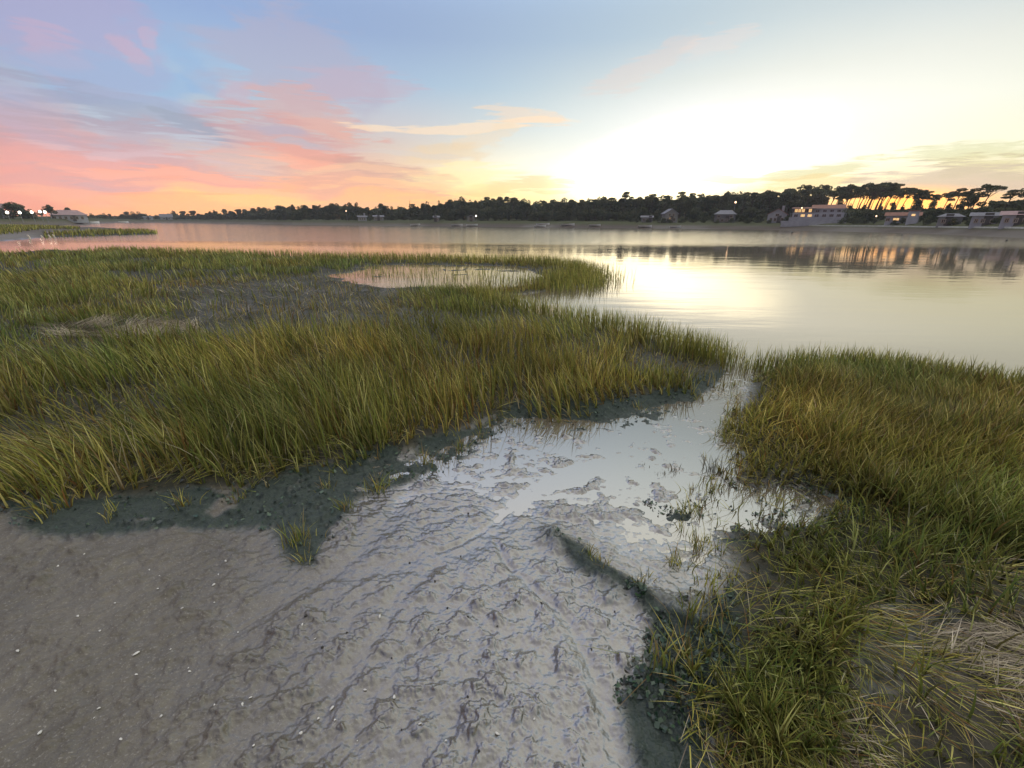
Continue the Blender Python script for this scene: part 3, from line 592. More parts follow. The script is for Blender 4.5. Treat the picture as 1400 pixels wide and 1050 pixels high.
# ------------------------------------------------------------------ the far shore
def place(u, t=20, z=None):
    """a spot t metres behind the waterline in the direction of column u: x, y, z, r, metres per pixel"""
    d = ray(u, 303); a = math.atan2(d[0], d[1]); r = float(shoreR(a)) + t; x, y = r * math.sin(a), r * math.cos(a)
    return x, y, (th(x, y) if z is None else z), r, (y * cP + .0) / FPX, a
class MB:
    def __init__(s): s.v, s.f, s.m = [], [], []
    def box(s, x0, x1, y0, y1, z0, z1, m=0):
        n = len(s.v); s.v += [(x, y, z) for z in (z0, z1) for y in (y0, y1) for x in (x0, x1)]
        s.f += [tuple(n + k for k in q_) for q_ in ((0, 2, 3, 1), (4, 5, 7, 6), (0, 1, 5, 4), (1, 3, 7, 5), (3, 2, 6, 7), (2, 0, 4, 6))]; s.m += [m] * 6
    def poly(s, pts, faces, m=0):
        n = len(s.v); s.v += pts; s.f += [tuple(n + k for k in q_) for q_ in faces]; s.m += [m] * len(faces)
    def tube(s, pts, rad, n=6, m=0):
        b0 = len(s.v)
        for p, r_ in zip(pts, rad): s.v += [(p[0] + r_ * math.cos(6.2832 * i / n), p[1] + r_ * math.sin(6.2832 * i / n), p[2]) for i in range(n)]
        for j in range(len(pts) - 1):
            for i in range(n): s.f.append((b0 + j * n + i, b0 + j * n + (i + 1) % n, b0 + (j + 1) * n + (i + 1) % n, b0 + (j + 1) * n + i)); s.m.append(m)
        s.f.append(tuple(b0 + (len(pts) - 1) * n + i for i in range(n))); s.m.append(m)
    def mesh(s, name, mats):
        me = bpy.data.meshes.new(name); me.from_pydata(s.v, [], s.f)
        for m_ in (mats if isinstance(mats, list) else [mats]): me.materials.append(m_)
        me.polygons.foreach_set('material_index', s.m); return me
    def build(s, name, mats, parent=None, label=None):
        o = bpy.data.objects.new(name, s.mesh(name, mats)); COL.objects.link(o)
        if parent: o.parent = parent
        if label: o['label'] = label
        return o
def empty(name, loc, rz, label, cat, group=None):
    o = bpy.data.objects.new(name, None); COL.objects.link(o); o.location = loc; o.rotation_euler = (0, 0, rz); tag(o, label, cat, group); return o

# trees -------------------------------------------------------------
MLEAF = attrmat('foliage', .6, .35, .2); MBARK = pmat('bark', (.085, .06, .045), .9, .4, 6)
LEAFC = np.array([(.070,.085,.040),(.090,.100,.045),(.055,.070,.040),(.11,.115,.055),(.075,.080,.038)])
def leafmass(centres, radii, n, s, flat=1.0, rs=None):
    """leaf clumps spread through ellipsoids; unit tree is 1 m tall and scaled up"""
    k = rs.choice(len(centres), n, p=np.array([r[0] ** 2 for r in radii]) / sum(r[0] ** 2 for r in radii))
    d = rs.normal(size=(n, 3)); d /= np.linalg.norm(d, axis=1)[:, None]; d *= rs.uniform(.45, 1, (n, 1)) ** .5
    ce = np.array(centres)[k] + d * np.array(radii)[k]
    nrm = rs.normal(size=(n, 3)); t1 = np.cross(nrm, [0, 0, 1.]); t1 /= np.linalg.norm(t1, axis=1)[:, None] + 1e-6; t2 = np.cross(nrm, t1); t2 /= np.linalg.norm(t2, axis=1)[:, None]
    ss = s * rs.uniform(.5, 1.4, (n, 1)); V = np.stack([ce + t1 * ss, ce + t2 * ss * .7, ce - t1 * ss * .9, ce - t2 * ss * .8], 1).reshape(-1, 3)
    c = LEAFC[rs.randint(0, len(LEAFC), len(centres))][k] * rs.uniform(.7, 1.35, (n, 1))
    return V, np.arange(4 * n), np.arange(n) * 4, np.full(n, 4), np.repeat(c, 4, 0)
def mk_tree(kind, seed):
    rs = np.random.RandomState(seed); tr = MB(); C_, R_ = [], []
    if kind == 'pine':        # umbrella pine: bare leaning trunk, flat crown of several clumps
        lean = rs.uniform(.02, .16); top = (lean, 0, .78); tr.tube([(0, 0, -.05), (lean * .3, 0, .35), top], [.020, .015, .010])
        for i in range(8):
            a = rs.uniform(0, 6.28); rad = rs.uniform(.06, .32); p = (lean + rad * math.cos(a), rad * math.sin(a), rs.uniform(.66, .95)); tr.tube([(lean * .8, 0, rs.uniform(.55, .7)), ((lean + p[0]) / 2, p[1] / 2, .73), p], [.008, .006, .003], 4)
            C_.append(p); R_.append((rs.uniform(.07, .15), rs.uniform(.07, .15), rs.uniform(.03, .08)))
        C_.append((lean, 0, .90)); R_.append((.14, .14, .06)); n, s = 1700, .021
    elif kind == 'round':     # rounded pine or oak with a short trunk
        tr.tube([(0, 0, -.05), (.02, 0, .3), (.04, .02, .6)], [.028, .02, .012])
        for i in range(5): a = rs.uniform(0, 6.28); tr.tube([(.02, 0, rs.uniform(.25, .5)), (.16 * math.cos(a), .16 * math.sin(a), .55), (.24 * math.cos(a), .24 * math.sin(a), .7)], [.012, .008, .004], 4)
        for i in range(12):
            a = rs.uniform(0, 6.28); rad = rs.uniform(0, .26); zz = rs.uniform(.36, .90); k = 1 - .5 * max(0, zz - .6) / .3
            C_.append((rad * k * math.cos(a), rad * k * math.sin(a), zz)); R_.append(tuple(rs.uniform(.08, .15, 3)))
        n, s = 1900, .026
    elif kind == 'spire':
        tr.tube([(0, 0, -.05), (0, 0, .9)], [.02, .004])
        for i in range(9): zz = .25 + i * .08; C_.append((rs.uniform(-.02, .02), 0, zz)); R_.append((.13 * (1.05 - zz), .13 * (1.05 - zz), .06))
        n, s = 900, .02
    else:                     # bush: foliage to the ground
        tr.tube([(0, 0, -.05), (0, 0, .4)], [.05, .02])
        for i in range(12):
            a = rs.uniform(0, 6.28); rad = rs.uniform(0, .42); zz = rs.uniform(.12, .82)
            C_.append((rad * math.cos(a), rad * math.sin(a), zz * (1 - rad * .5))); R_.append(tuple(rs.uniform(.13, .22, 3)))
        n, s = 2000, .035
    V, L, S, T, C2 = leafmass(C_, R_, n, s, rs=rs)
    V[:, 2] /= max(.9, np.percentile(V[:, 2], 99.5))
    o = mesh_obj('crown', V, L, S, T, MLEAF, colors=C2); cm = o.data; bpy.data.objects.remove(o)
    return cm, tr.mesh('trunk', MBARK)
PROTO = {k: [mk_tree(k, 100 * i + j) for j in range(n)] for i, (k, n) in enumerate((('pine', 5), ('round', 5), ('bush', 4), ('spire', 1)))}
KN = {'pine': 'pine_tree', 'round': 'broad_tree', 'bush': 'bush', 'spire': 'cypress_tree'}
TREES = []
def tree(kind, u, t, vtop, label, group=None, wide=1.0, var=None, zbase=None):
    x, y, z, r, mpp, a = place(u, t); ztop = zat(u, vtop, r); H = max(ztop - z, 1.2)
    cm, tm = PROTO[kind][random.randrange(len(PROTO[kind])) if var is None else var]
    o = empty(KN[kind], (x, y, z), 0, label, 'bush' if kind == 'bush' else 'tree', group)
    for nm, me in (('trunk', tm), ('crown', cm)):
        c_ = bpy.data.objects.new(nm, me); COL.objects.link(c_); c_.parent = o
    rz = random.uniform(-.5, .5) if kind == 'pine' else random.uniform(0, 6.28)
    o.rotation_euler = (0, 0, -a * .6 + rz); o.scale = (H * wide, H * wide, H)
    if group: TREES.append((u, kind, t, o))
    return o
TOP = [(230,292),(260,291),(300,291),(340,289),(365,287),(395,283),(430,284),(455,280),(475,279),(500,284),(530,283),(560,283),(585,281),(600,281),(620,274),(645,274),(680,273),(705,274),(740,279),(765,274),(790,277),(815,274),(850,272),(880,271),(910,271),(940,269),(975,268),(1000,263),(1025,262),(1040,264),(1060,262),(1085,259),(1110,262),(1140,262)]
TOP = [(a, b - (2.5 if 280 < a < 1000 else 1)) for a, b in TOP]
def top(u): return float(np.interp(u, [a for a, b in TOP], [b for a, b in TOP]))
u = 228
while u < 1150:
    k = 'round' if u < 560 else random.choice(['round', 'round', 'pine'])
    if u > 1020: k = random.choice(['pine', 'pine', 'round'])
    sec = ('leftmost, far end of the wooded shore' if u < 400 else 'low middle of the wooded shore' if u < 600 else 'wooded shore left of the bright sky' if u < 830 else 'wooded shore under the bright sky' if u < 1010 else 'wooded rise behind the villas')
    tree(k, u, random.uniform(28, 48), top(u) + random.uniform(-2.5, 4), {'round': 'rounded dark tree in the ', 'pine': 'flat topped dark pine in the '}[k] + sec, 'trees of the far shore, ' + sec, random.uniform(.9, 1.25) if u > 400 else 1.5)
    u += random.uniform(6, 10) if u > 400 else random.uniform(5, 8)
# crest of the treeline seen as single shapes
for a in [('pine',851,40,262,'isolated umbrella pine standing highest above the middle of the treeline'), ('pine',888,40,265,'flat pine edged with orange light left of the orange topped pair'), ('pine',926,42,262,'broad umbrella pine rimmed with orange light above the white gabled villa'),
          ('pine',940,44,264,'second orange rimmed pine, just right of the broad one'), ('pine',985,40,264,'pine rimmed with orange light above the grey villa'), ('spire',562,34,274,'thin spire shaped tree sticking out of the low treeline'),
          ('pine',1040,40,263,'leaning pine at the left foot of the wooded rise'), ('pine',1068,44,258,'leaning pine on the climbing treeline above the white basque house'), ('pine',1088,40,253,'tall leaning pine at the first peak of the rise'), ('pine',1112,46,253,'wind swept pine right of the first peak of the rise')]:
    tree(a[0], a[1], a[2], a[3], a[4], wide=.9 if a[0] == 'pine' else .6)
for u, v, w in [(1136,254,.8),(1150,252,.9),(1166,252,.8),(1180,250,.9),(1192,249,.9),(1203,249,.75),(1212,257,.9),(1226,256,.9),(1238,257,.8),(1250,259,.75),(1159,256,.7),(1218,259,.7),(1244,260,.65)]:
    tree('pine', u, random.uniform(38, 56), v + 1, 'tall umbrella pine with bare trunk against the orange glow right of the restaurant', 'row of umbrella pines against the glow', w * random.uniform(.95, 1.35))
for u_, v_ in [(1143,272),(1158,279),(1176,280),(1199,282),(1215,276),(1229,281),(1247,272),(1268,275),(1290,278),(1306,271),(1352,278)]:
    tree('round', u_, 36 + u_ % 7, v_, 'small rounded tree in the glow under the pine crowns', 'small trees in the glow under the pines', 1.0)
for k in range(22):
    u_ = random.uniform(1128, 1262); tree('pine', u_, random.uniform(44, 70), float(np.interp(u_, [1128, 1200, 1262], [256, 252, 262])) + random.uniform(-1, 11), 'thinner pine standing behind the row of umbrella pines', 'pines behind the umbrella pine row', random.uniform(.9, 1.3))
for a in [('pine',1262,44,266,'small low pine in the gap of the glowing row'), ('pine',1283,42,264,'medium pine leaning right in the orange gap'), ('pine',1297,48,258,'faint tall pine behind the orange gap'), ('pine',1316,40,258,'wide pine left of the highest right hand pine'), ('pine',1334,40,253,'highest pine on the right, leaning right'),
          ('round',1322,38,266,'dense round tree beneath the highest right hand pine'), ('pine',1366,40,260,'flat pine right of the second glowing gap'), ('pine',1385,44,258,'flat pine next to the right edge of the treeline'), ('pine',1405,40,256,'pine cut by the right edge of the picture'), ('round',1398,32,270,'dark round tree at the right edge behind the last white house'), ('round',1378,34,276,'lower dark tree left of the round one at the right edge')]:
    tree(a[0], a[1], a[2], a[3], a[4], wide=1.25)
# understorey and garden bushes in front of the wood
u = 232
while u < 1425:
    vt = top(u) + 12 if u < 800 else (285 if u < 1120 else 286 + random.uniform(-2, 2) if u < 1330 else 282)
    if u < 420: vt = top(u) + 4
    skip = 1076 < u < 1148 or 903 < u < 930 or 1208 < u < 1256 or 1050 < u < 1073
    tree('bush', u, random.uniform(24, 30) if not skip else random.uniform(36, 42), vt + random.uniform(-2, 3), 'dense dark garden tree filling the shore below the pines', 'dense garden trees along the far shore', random.uniform(1.0, 1.5))
    u += random.uniform(8, 13)
for a in [(862,18,294,'dark bush left of the small pale house'),(948,18,286,'broad dark bush right of the white gabled villa'),(1038,18,290,'dark bush left of the white basque house'),(1165,17,284,'wide dark bush between the restaurant and the modern white house'),(1185,17,286,'dark bush left of the modern white house'),
          (1272,20,292,'dark bush right of the modern white house'),(1322,20,290,'dark bush between the low houses on the right'),(1364,20,286,'dark bush between the last two white houses'),(1224,10,302,'yellow lit low bush in front of the modern white house')]:
    tree('bush', a[0], a[1], a[2], a[3], wide=1.3)
u = 870
while u < 1420:
    if not (1080 < u < 1145): tree('bush', u, random.uniform(11.5, 14), 297 + (u - 870) * .008 + random.uniform(-2.5, 3.5), 'low garden bush', 'low garden bushes in front of the houses', random.uniform(1.1, 1.6))
    u += random.uniform(9, 24)
# left beach trees
for a in [('bush',5,14,287,'dark hedge tree at the extreme left edge'),('bush',20,16,277,'large dark bushy tree behind the leftmost beach lamps'),('bush',34,16,280,'dark bushy tree right of the largest left one'),('bush',46,14,286,'lower dark tree behind the middle beach lamp'),('round',60,18,288,'small tree behind the close pair of beach lamps'),('round',74,20,280,'taller round tree just left of the white pavilion'),('round',99,30,284,'tree top showing above the pavilion roof')]:
    tree(a[0], a[1], a[2], a[3], a[4], wide=1.4)
u = 118
while u < 228:
    tree('bush', u, random.uniform(20, 60), 293 + random.uniform(-2.5, 2) - (2 if 170 < u < 205 else 0), 'distant bluish tree at the far end of the lagoon', 'distant trees at the far end of the lagoon', 1.4); u += random.uniform(6, 10)
LM = [(97,'the large beach pavilion'),(204,'the left distant white house'),(229,'the right distant white house'),(475,'the faint lamp in the trees'),(496,'the stepped pale villa'),(562,'the spire shaped tree'),(644,'the tiny shore cottage'),(742,'the beached pair of boats'),(851,'the highest middle umbrella pine'),(917,'the gabled villa'),(990,'the dim grey villa'),(1061,'the basque house'),(1112,'the terraced restaurant'),(1232,'the long modern house'),(1298,'the low grey house'),(1345,'the wide grey roofed house'),(1388,'the pink roofed house')]
ORD = 'first second third fourth fifth sixth seventh eighth ninth tenth eleventh twelfth thirteenth fourteenth fifteenth sixteenth seventeenth eighteenth nineteenth twentieth twenty-first twenty-second twenty-third twenty-fourth twenty-fifth twenty-sixth twenty-seventh twenty-eighth twenty-ninth thirtieth thirty-first'.split()
_b = {}
for u_, kind_, t_, o_ in TREES:
    l_ = min(LM, key=lambda q_: abs(q_[0] - u_)); base_ = {'thinner pine standing behind the row of umbrella pines': 'thinner rear pine', 'small rounded tree in the glow under the pine crowns': 'small round tree under the pines', 'tall umbrella pine with bare trunk against the orange glow right of the restaurant': 'tall bare trunked umbrella pine', 'distant bluish tree at the far end of the lagoon': 'distant bluish tree', 'dense dark garden tree filling the shore below the pines': 'dark garden tree fronting the wood', 'low garden bush': 'low garden bush by the beach'}.get(o_['label'], 'rounded dark tree in the wood' if kind_ == 'round' else 'flat topped dark pine in the wood')
    _b.setdefault((l_, u_ < l_[0], base_), []).append((abs(u_ - l_[0]), o_))
for (l_, left_, base_), L_ in _b.items():
    for i, (_d, o_) in enumerate(sorted(L_, key=lambda q_: q_[0])): o_['label'] = '%s, %s %s of %s' % (base_, ORD[min(i, 30)], 'left' if left_ else 'right', l_[1])
# woodland behind reads as one mass
rs = np.random.RandomState(3); n = 110000
uu = rs.uniform(118, 1440, n); tt = rs.uniform(40, 75, n); aa = np.array([math.atan2(*ray(a, 303)[:2]) for a in np.linspace(100, 1460, 200)]); a = np.interp(uu, np.linspace(100, 1460, 200), aa)
r = shoreR(a) + tt; x, y = r * np.sin(a), r * np.cos(a); z0 = terrain(x, y)[0]
vt = np.where(uu < 1125, np.interp(uu, [p for p, q_ in TOP], [q_ for p, q_ in TOP]) + 4.5, np.where(uu < 1345, 287, 276)) + 6 * (fbm(uu, tt * 0, .12, 3, 9) - .5)
vt = np.where((uu > 1010) & (uu < 1125), np.maximum(vt, 270), vt)
zt = np.array([zat(p, q_, s_) for p, q_, s_ in zip(uu, vt, r)]); z = z0 + (zt - z0) * rs.uniform(0, 1, n) ** .8
ce = np.stack([x, y, z], -1); nrm = rs.normal(size=(n, 3)); t1 = np.cross(nrm, [0, 0, 1.]); t1 /= np.linalg.norm(t1, axis=1)[:, None]; t2 = np.cross(nrm, t1); t2 /= np.linalg.norm(t2, axis=1)[:, None]
ss = (.20 + .0016 * r)[:, None] * rs.uniform(.5, 1.3, (n, 1)); V = np.stack([ce + t1 * ss, ce + t2 * ss * .7, ce - t1 * ss, ce - t2 * ss * .7], 1).reshape(-1, 3)
o = mesh_obj('woodland', V, np.arange(4 * n), np.arange(n) * 4, np.full(n, 4), MLEAF, colors=np.repeat(LEAFC[rs.randint(0, 5, n)], 4, 0)); tag(o, 'dark wood filling the far shore behind the single trees', 'woodland', kind='stuff')

# houses -------------------------------------------------------------
M_WHITE = pmat('white_render', (.31, .31, .33), .8, .15, .8); M_PALE = pmat('pale_render', (.21, .205, .20), .8, .15, .8); M_DIM = pmat('grey_render', (.13, .13, .13), .8, .2, .8)
M_TILE = pmat('clay_roof_tiles', (.26, .13, .09), .8, .3, 3); M_SLATE = pmat('grey_roof', (.18, .18, .20), .7, .25, 3); M_RED = pmat('red_shutter', (.22, .04, .03), .6, .2, 4); M_BLUR = pmat('weathered_pink_roof', (.36, .25, .24), .8, .2, 1)
M_GLASS, _n, _b = mat('window_glass', (.02, .022, .025), .08, .5, 1.6); M_LITW = emat('lit_window', (1, .60, .24), .8); M_LAMP = emat('lamp_glow', (1, .90, .72), 5); M_LAMPO = emat('orange_lamp_glow', (1, .62, .35), 4)
M_DARKWOOD = pmat('dark_door_paint', (.07, .06, .055), .6, .2, 4); M_METAL = pmat('grey_metal', (.22, .22, .22), .5, .2, 8); M_WOOD = pmat('grey_wood', (.30, .25, .2), .8, .3, 12)
def house(name, label, u, t, wpx, veave, vridge, vbase=None, depth=.8, wallm=M_WHITE, roofm=M_TILE, kind='gable_side', wins=(), chim=False, door=None, turn=0, cat='house'):
    x, y, z, r, mpp, a = place(u, t); Wd = wpx * mpp * .86; z0 = z if vbase is None else min(z, zat(u, vbase, r)) ; he = zat(u, veave, r) - z0; hr = zat(u, vridge, r) - z0; he = max(he, 1.6); hr = max(hr, he + .6); D = Wd * depth
    o = empty(name, (x, y, z0), -a + turn, label, cat); w = MB(); hw = Wd / 2
    if kind == 'gable_front':
        w.poly([(-hw, 0, -.5), (hw, 0, -.5), (hw, 0, he), (0, 0, hr), (-hw, 0, he), (-hw, D, -.5), (hw, D, -.5), (hw, D, he), (0, D, hr), (-hw, D, he)], [(0, 1, 2, 3, 4), (6, 5, 9, 8, 7), (1, 6, 7, 2), (5, 0, 4, 9)])
        w.build('wall', wallm, o); q_ = MB(); e = .35; sl = (hr - he) / hw
        for s in (-1, 1):
            q_.poly([(s * (hw + e), -e, he - e * sl + .02), (0, -e, hr + .02), (0, D + e, hr + .02), (s * (hw + e), D + e, he - e * sl + .02), (s * (hw + e), -e, he - e * sl + .2), (0, -e, hr + .2), (0, D + e, hr + .2), (s * (hw + e), D + e, he - e * sl + .2)],
                    [(0, 1, 2, 3), (7, 6, 5, 4), (0, 4, 5, 1), (3, 2, 6, 7), (0, 3, 7, 4)])
    else:
        w.box(-hw, hw, 0, D, -.5, he); w.build('wall', wallm, o); q_ = MB(); e = .4; i = (hw * .45 if kind == 'hip' else 0)
        b_ = [(-hw - e, -e, he + .01), (hw + e, -e, he + .01), (hw + e, D + e, he + .01), (-hw - e, D + e, he + .01)]; rd = [(-hw - e + i + (e if i else 0), D / 2, hr), (hw + e - i - (e if i else 0), D / 2, hr)]
        if kind == 'flat': q_.box(-hw - e, hw + e, -e, D + e, he + .01, he + .3)
        else: q_.poly(b_ + rd, [(0, 1, 5, 4), (2, 3, 4, 5), (1, 2, 5), (3, 0, 4), (3, 2, 1, 0)])
    ro = q_.build('roof', roofm, o)
    if chim: c_ = MB(); cx_ = hw * .35; c_.box(cx_, cx_ + .7, D * .45, D * .45 + .7, he, hr + .9); c_.box(cx_ - .08, cx_ + .78, D * .45 - .08, D * .45 + .78, hr + .9, hr + 1.02); c_.build('chimney', wallm, ro)
    for wn in wins:
        fx, fz, fw, fh = wn[:4]; m_ = M_LITW if (len(wn) > 4 and wn[4] == 1) else M_GLASS; cx_, cz = fx * hw, fz * he; ww, wh = fw * hw / 2, fh * he / 2
        fr = MB(); k = .12
        fr.box(cx_ - ww - k, cx_ + ww + k, -.10, -.003, cz + wh, cz + wh + k); fr.box(cx_ - ww - k, cx_ + ww + k, -.16, -.003, cz - wh - k, cz - wh); fr.box(cx_ - ww - k, cx_ - ww, -.10, -.003, cz - wh, cz + wh); fr.box(cx_ + ww, cx_ + ww + k, -.10, -.003, cz - wh, cz + wh); fr.box(cx_ - .04, cx_ + .04, -.09, -.045, cz - wh, cz + wh)
        f_ = fr.build('window', M_RED if len(wn) > 5 else M_WOOD, o); g_ = MB(); g_.box(cx_ - ww, cx_ + ww, -.04, -.004, cz - wh, cz + wh); g_.build('pane', m_, f_)
    if door is not None:
        d_ = MB(); cx_ = door * hw; d_.box(cx_ - .55, cx_ + .55, -.06, -.003, 0, 2.1); dd = d_.build('door', M_DARKWOOD, o); h_ = MB(); h_.box(cx_ + .38, cx_ + .44, -.11, -.062, .98, 1.1); h_.build('handle', M_METAL, dd)
    return o, Wd, he, hr, D
W4 = [(-.6,.3,.2,.25),(-.2,.3,.2,.25),(.6,.3,.2,.25),(-.6,.75,.2,.22),(.6,.75,.2,.22)]
house('villa', 'white gabled villa with two dark upper windows on the wooded shore', 917, 15, 20, 292, 286, kind='gable_front', wins=[(-.3,.85,.22,.2),(.3,.85,.22,.2),(-.1,.45,.3,.18,1),(-.55,.35,.2,.25),(.5,.35,.3,.3)], door=.1, turn=.35, roofm=M_SLATE, wallm=M_PALE)
house('cottage', 'small pale cottage left of the white gabled villa', 884, 14, 17, 299, 295.5, wins=[(-.5,.5,.2,.35),(.1,.5,.2,.35)], door=.6, roofm=M_SLATE, wallm=M_PALE, depth=.5)
house('villa', 'dim grey villa under an orange lamp among dark trees', 990, 17, 30, 293, 287, wins=W4 + [(.2,.3,.2,.25)], wallm=M_DIM, roofm=M_SLATE, door=.25, kind='hip')
house('basque_house', 'white house with wide gable and round dark attic opening', 1061, 16, 26, 293, 286, kind='gable_front', wins=[(0,.92,.3,.2),(-.6,.4,.2,.3),(-.15,.4,.2,.3),(.55,.4,.25,.3)], door=.25, chim=True)
house('cottage', 'tiny white cottage beside the lone shore lamp in the middle', 644, 15, 12, 300.5, 297, wins=[(-.4,.5,.25,.35),(.4,.5,.25,.35)], door=0, kind='gable_front', wallm=M_PALE, roofm=M_SLATE)
house('villa', 'pale villa with stepped roof, left of its low neighbour', 496, 15, 13, 299, 295, wins=[(-.5,.5,.2,.3),(0,.5,.2,.3),(.5,.5,.2,.3)], wallm=M_WHITE, roofm=M_SLATE, chim=True)
house('villa', 'low pale villa right of the stepped one', 518, 14, 15, 300, 297, wins=[(-.5,.5,.2,.3),(.5,.5,.2,.3)], wallm=M_PALE, roofm=M_SLATE, door=0)
house('cottage', 'low pale hut on the shore under the spire shaped tree', 597, 12, 8, 303, 300.5, wins=[(.4,.5,.3,.4)], wallm=M_PALE, roofm=M_SLATE, door=-.4)
house('modern_house', 'modern white house with long tiled roof and one lit window', 1232, 14, 40, 295.5, 290, wins=[(-.35,.55,.35,.3,1),(-.85,.5,.2,.3),(.15,.5,.2,.3),(.75,.62,.12,.14,1)], door=.45, depth=.4)
x, y, z, r, mpp, a = place(1246, 13)
tw = empty('white_tower', (x, y, z), -a, 'square white stair tower at the right end of the modern house', 'tower'); b_ = MB(); zt_ = zat(1246, 289, r) - z; b_.box(-.9, .9, -.9, .9, -.4, zt_); b_.build('wall', M_WHITE, tw); b_ = MB(); b_.box(-1.05, 1.05, -1.05, 1.05, zt_ + .002, zt_ + .2); b_.build('roof', M_TILE, tw); b_ = MB(); b_.box(-.3, .3, -.95, -.904, zt_ * .62, zt_ * .78); b_.build('window', M_LITW, tw)
house('house', 'low grey house with skylight right of the modern white house', 1298, 11, 28, 302, 297.5, wins=[(-.5,.5,.25,.35),(.3,.5,.3,.35,1)], wallm=M_PALE, roofm=M_SLATE, door=-.1, depth=.6, kind='hip')
house('house', 'wide white house with grey roof second from the right edge', 1345, 11, 30, 303, 297, wins=[(-.6,.5,.2,.3),(-.1,.5,.2,.3),(.6,.5,.2,.3)], roofm=M_SLATE, door=.25, depth=.6)
house('house', 'white house with pink tiled roof nearest the right edge', 1388, 11, 32, 305, 299, wins=[(-.6,.5,.2,.3),(0,.5,.2,.3),(.6,.5,.2,.3)], roofm=M_BLUR, door=.3, depth=.6, chim=True)
house('pavilion', 'large white beach pavilion with wide hipped pinkish roof on the left', 97, 8, 42, 294, 287, wins=[(-.8,.55,.12,.4),(-.5,.55,.12,.4),(-.2,.55,.12,.4),(.1,.55,.12,.4),(.4,.55,.12,.4),(.7,.55,.12,.4)], roofm=M_BLUR, depth=.7, kind='hip', door=.25)
house('house', 'corner of a pale roofed house at the extreme left edge', -2, 26, 22, 284, 278, wins=[(.5,.7,.2,.2)], roofm=M_BLUR, depth=.7)
house('house', 'distant white house among bluish trees, left one', 204, 14, 12, 299, 296, wins=[(-.4,.5,.2,.3),(.4,.5,.2,.3)], roofm=M_SLATE, depth=.7, door=0)
house('house', 'distant white house among bluish trees, right one with taller roof', 229, 14, 16, 297, 292.5, wins=[(-.4,.5,.2,.3),(.4,.5,.2,.3)], roofm=M_SLATE, depth=.7, door=0)
# terraced restaurant
x, y, z, r, mpp, a = place(1112, 12)
rest = empty('restaurant', (x, y, z), -a, 'terraced white waterfront restaurant with a row of lit windows', 'restaurant'); zz = lambda v: zat(1112, v, r) - z; X_ = lambda u: (u - 1112) * mpp * 1.05
b_ = MB(); b_.box(X_(1084), X_(1146), 0, 6, -.5, zz(297)); b_.box(X_(1086), X_(1144), 6.003, 14, -.5, zz(290)); b_.box(X_(1108), X_(1143), 9, 18, zz(290) + .002, zz(284)); b_.build('wall', M_WHITE, rest)
for nm, u0, u1, y0, y1, v in (('roof', 1084, 1112, 5, 14.4, 285), ('roof', 1106, 1145, 8.5, 18.5, 281)):
    b_ = MB(); h0 = zz(v + 4.5) if nm == 'roof' else 0; h0 = zz(290) + .01 if u0 == 1084 else zz(284) + .01; h1 = zz(v)
    b_.poly([(X_(u0), y0, h0 + (1.1 if u0 == 1084 else 0)), (X_(u1), y0, h0 + (1.1 if u0 == 1084 else 0)), (X_(u1), y1, h0 + (1.1 if u0 == 1084 else 0)), (X_(u0), y1, h0 + (1.1 if u0 == 1084 else 0)), (X_(u0), (y0 + y1) / 2, h1 + .6), (X_(u1), (y0 + y1) / 2, h1 + .6)], [(0, 1, 5, 4), (2, 3, 4, 5), (1, 2, 5), (3, 0, 4), (3, 2, 1, 0)]); b_.build('roof', M_TILE, rest)
b_ = MB(); b_.box(X_(1087), X_(1107), 6.8, 13, zz(290) + .002, zz(290) + 1.1); b_.build('veranda', M_PALE, rest)
for k in range(5):
    c0 = 1088 + k * 4; f_ = MB(); f_.box(X_(c0), X_(c0 + 3.2), 6.70, 6.797, zz(290) + .15, zz(290) + 1.0); fo = f_.build('window', M_LITW if k != 3 else M_GLASS, rest)
for k in range(7):
    c0 = 1088 + k * 8; f_ = MB(); f_.box(X_(c0), X_(c0 + 4.5), 5.93, 5.997, zz(296), zz(292.5)); f_.build('window', M_GLASS if k not in (1, 2) else M_LITW, rest)
for k in range(4):
    c0 = 1112 + k * 8; f_ = MB(); f_.box(X_(c0), X_(c0 + 4), 8.93, 8.997, zz(289), zz(286)); f_.build('window', M_GLASS, rest)
for v, yy_ in ((296.9, -.05), (289.9, 5.9)):
    b_ = MB()
    for k in range(30): c0 = X_(1085 + k * 2.05); b_.box(c0, c0 + .06, yy_ - .03, yy_ + .03, zz(v), zz(v) + .95)
    b_.box(X_(1084), X_(1146), yy_ - .05, yy_ + .05, zz(v) + .95, zz(v) + 1.02); b_.build('railing', M_WHITE, rest)
x, y, z, r, mpp, a = place(1110, 9.5)
b_ = MB(); b_.box(-36 * mpp, 38 * mpp, 0, .5, -.6, max(.9, zat(1110, 302, r) - z)); o = b_.build('garden_wall', M_WHITE); o.location = (x, y, z); o.rotation_euler = (0, 0, -a); tag(o, 'long white wall below the terraced restaurant', 'wall')
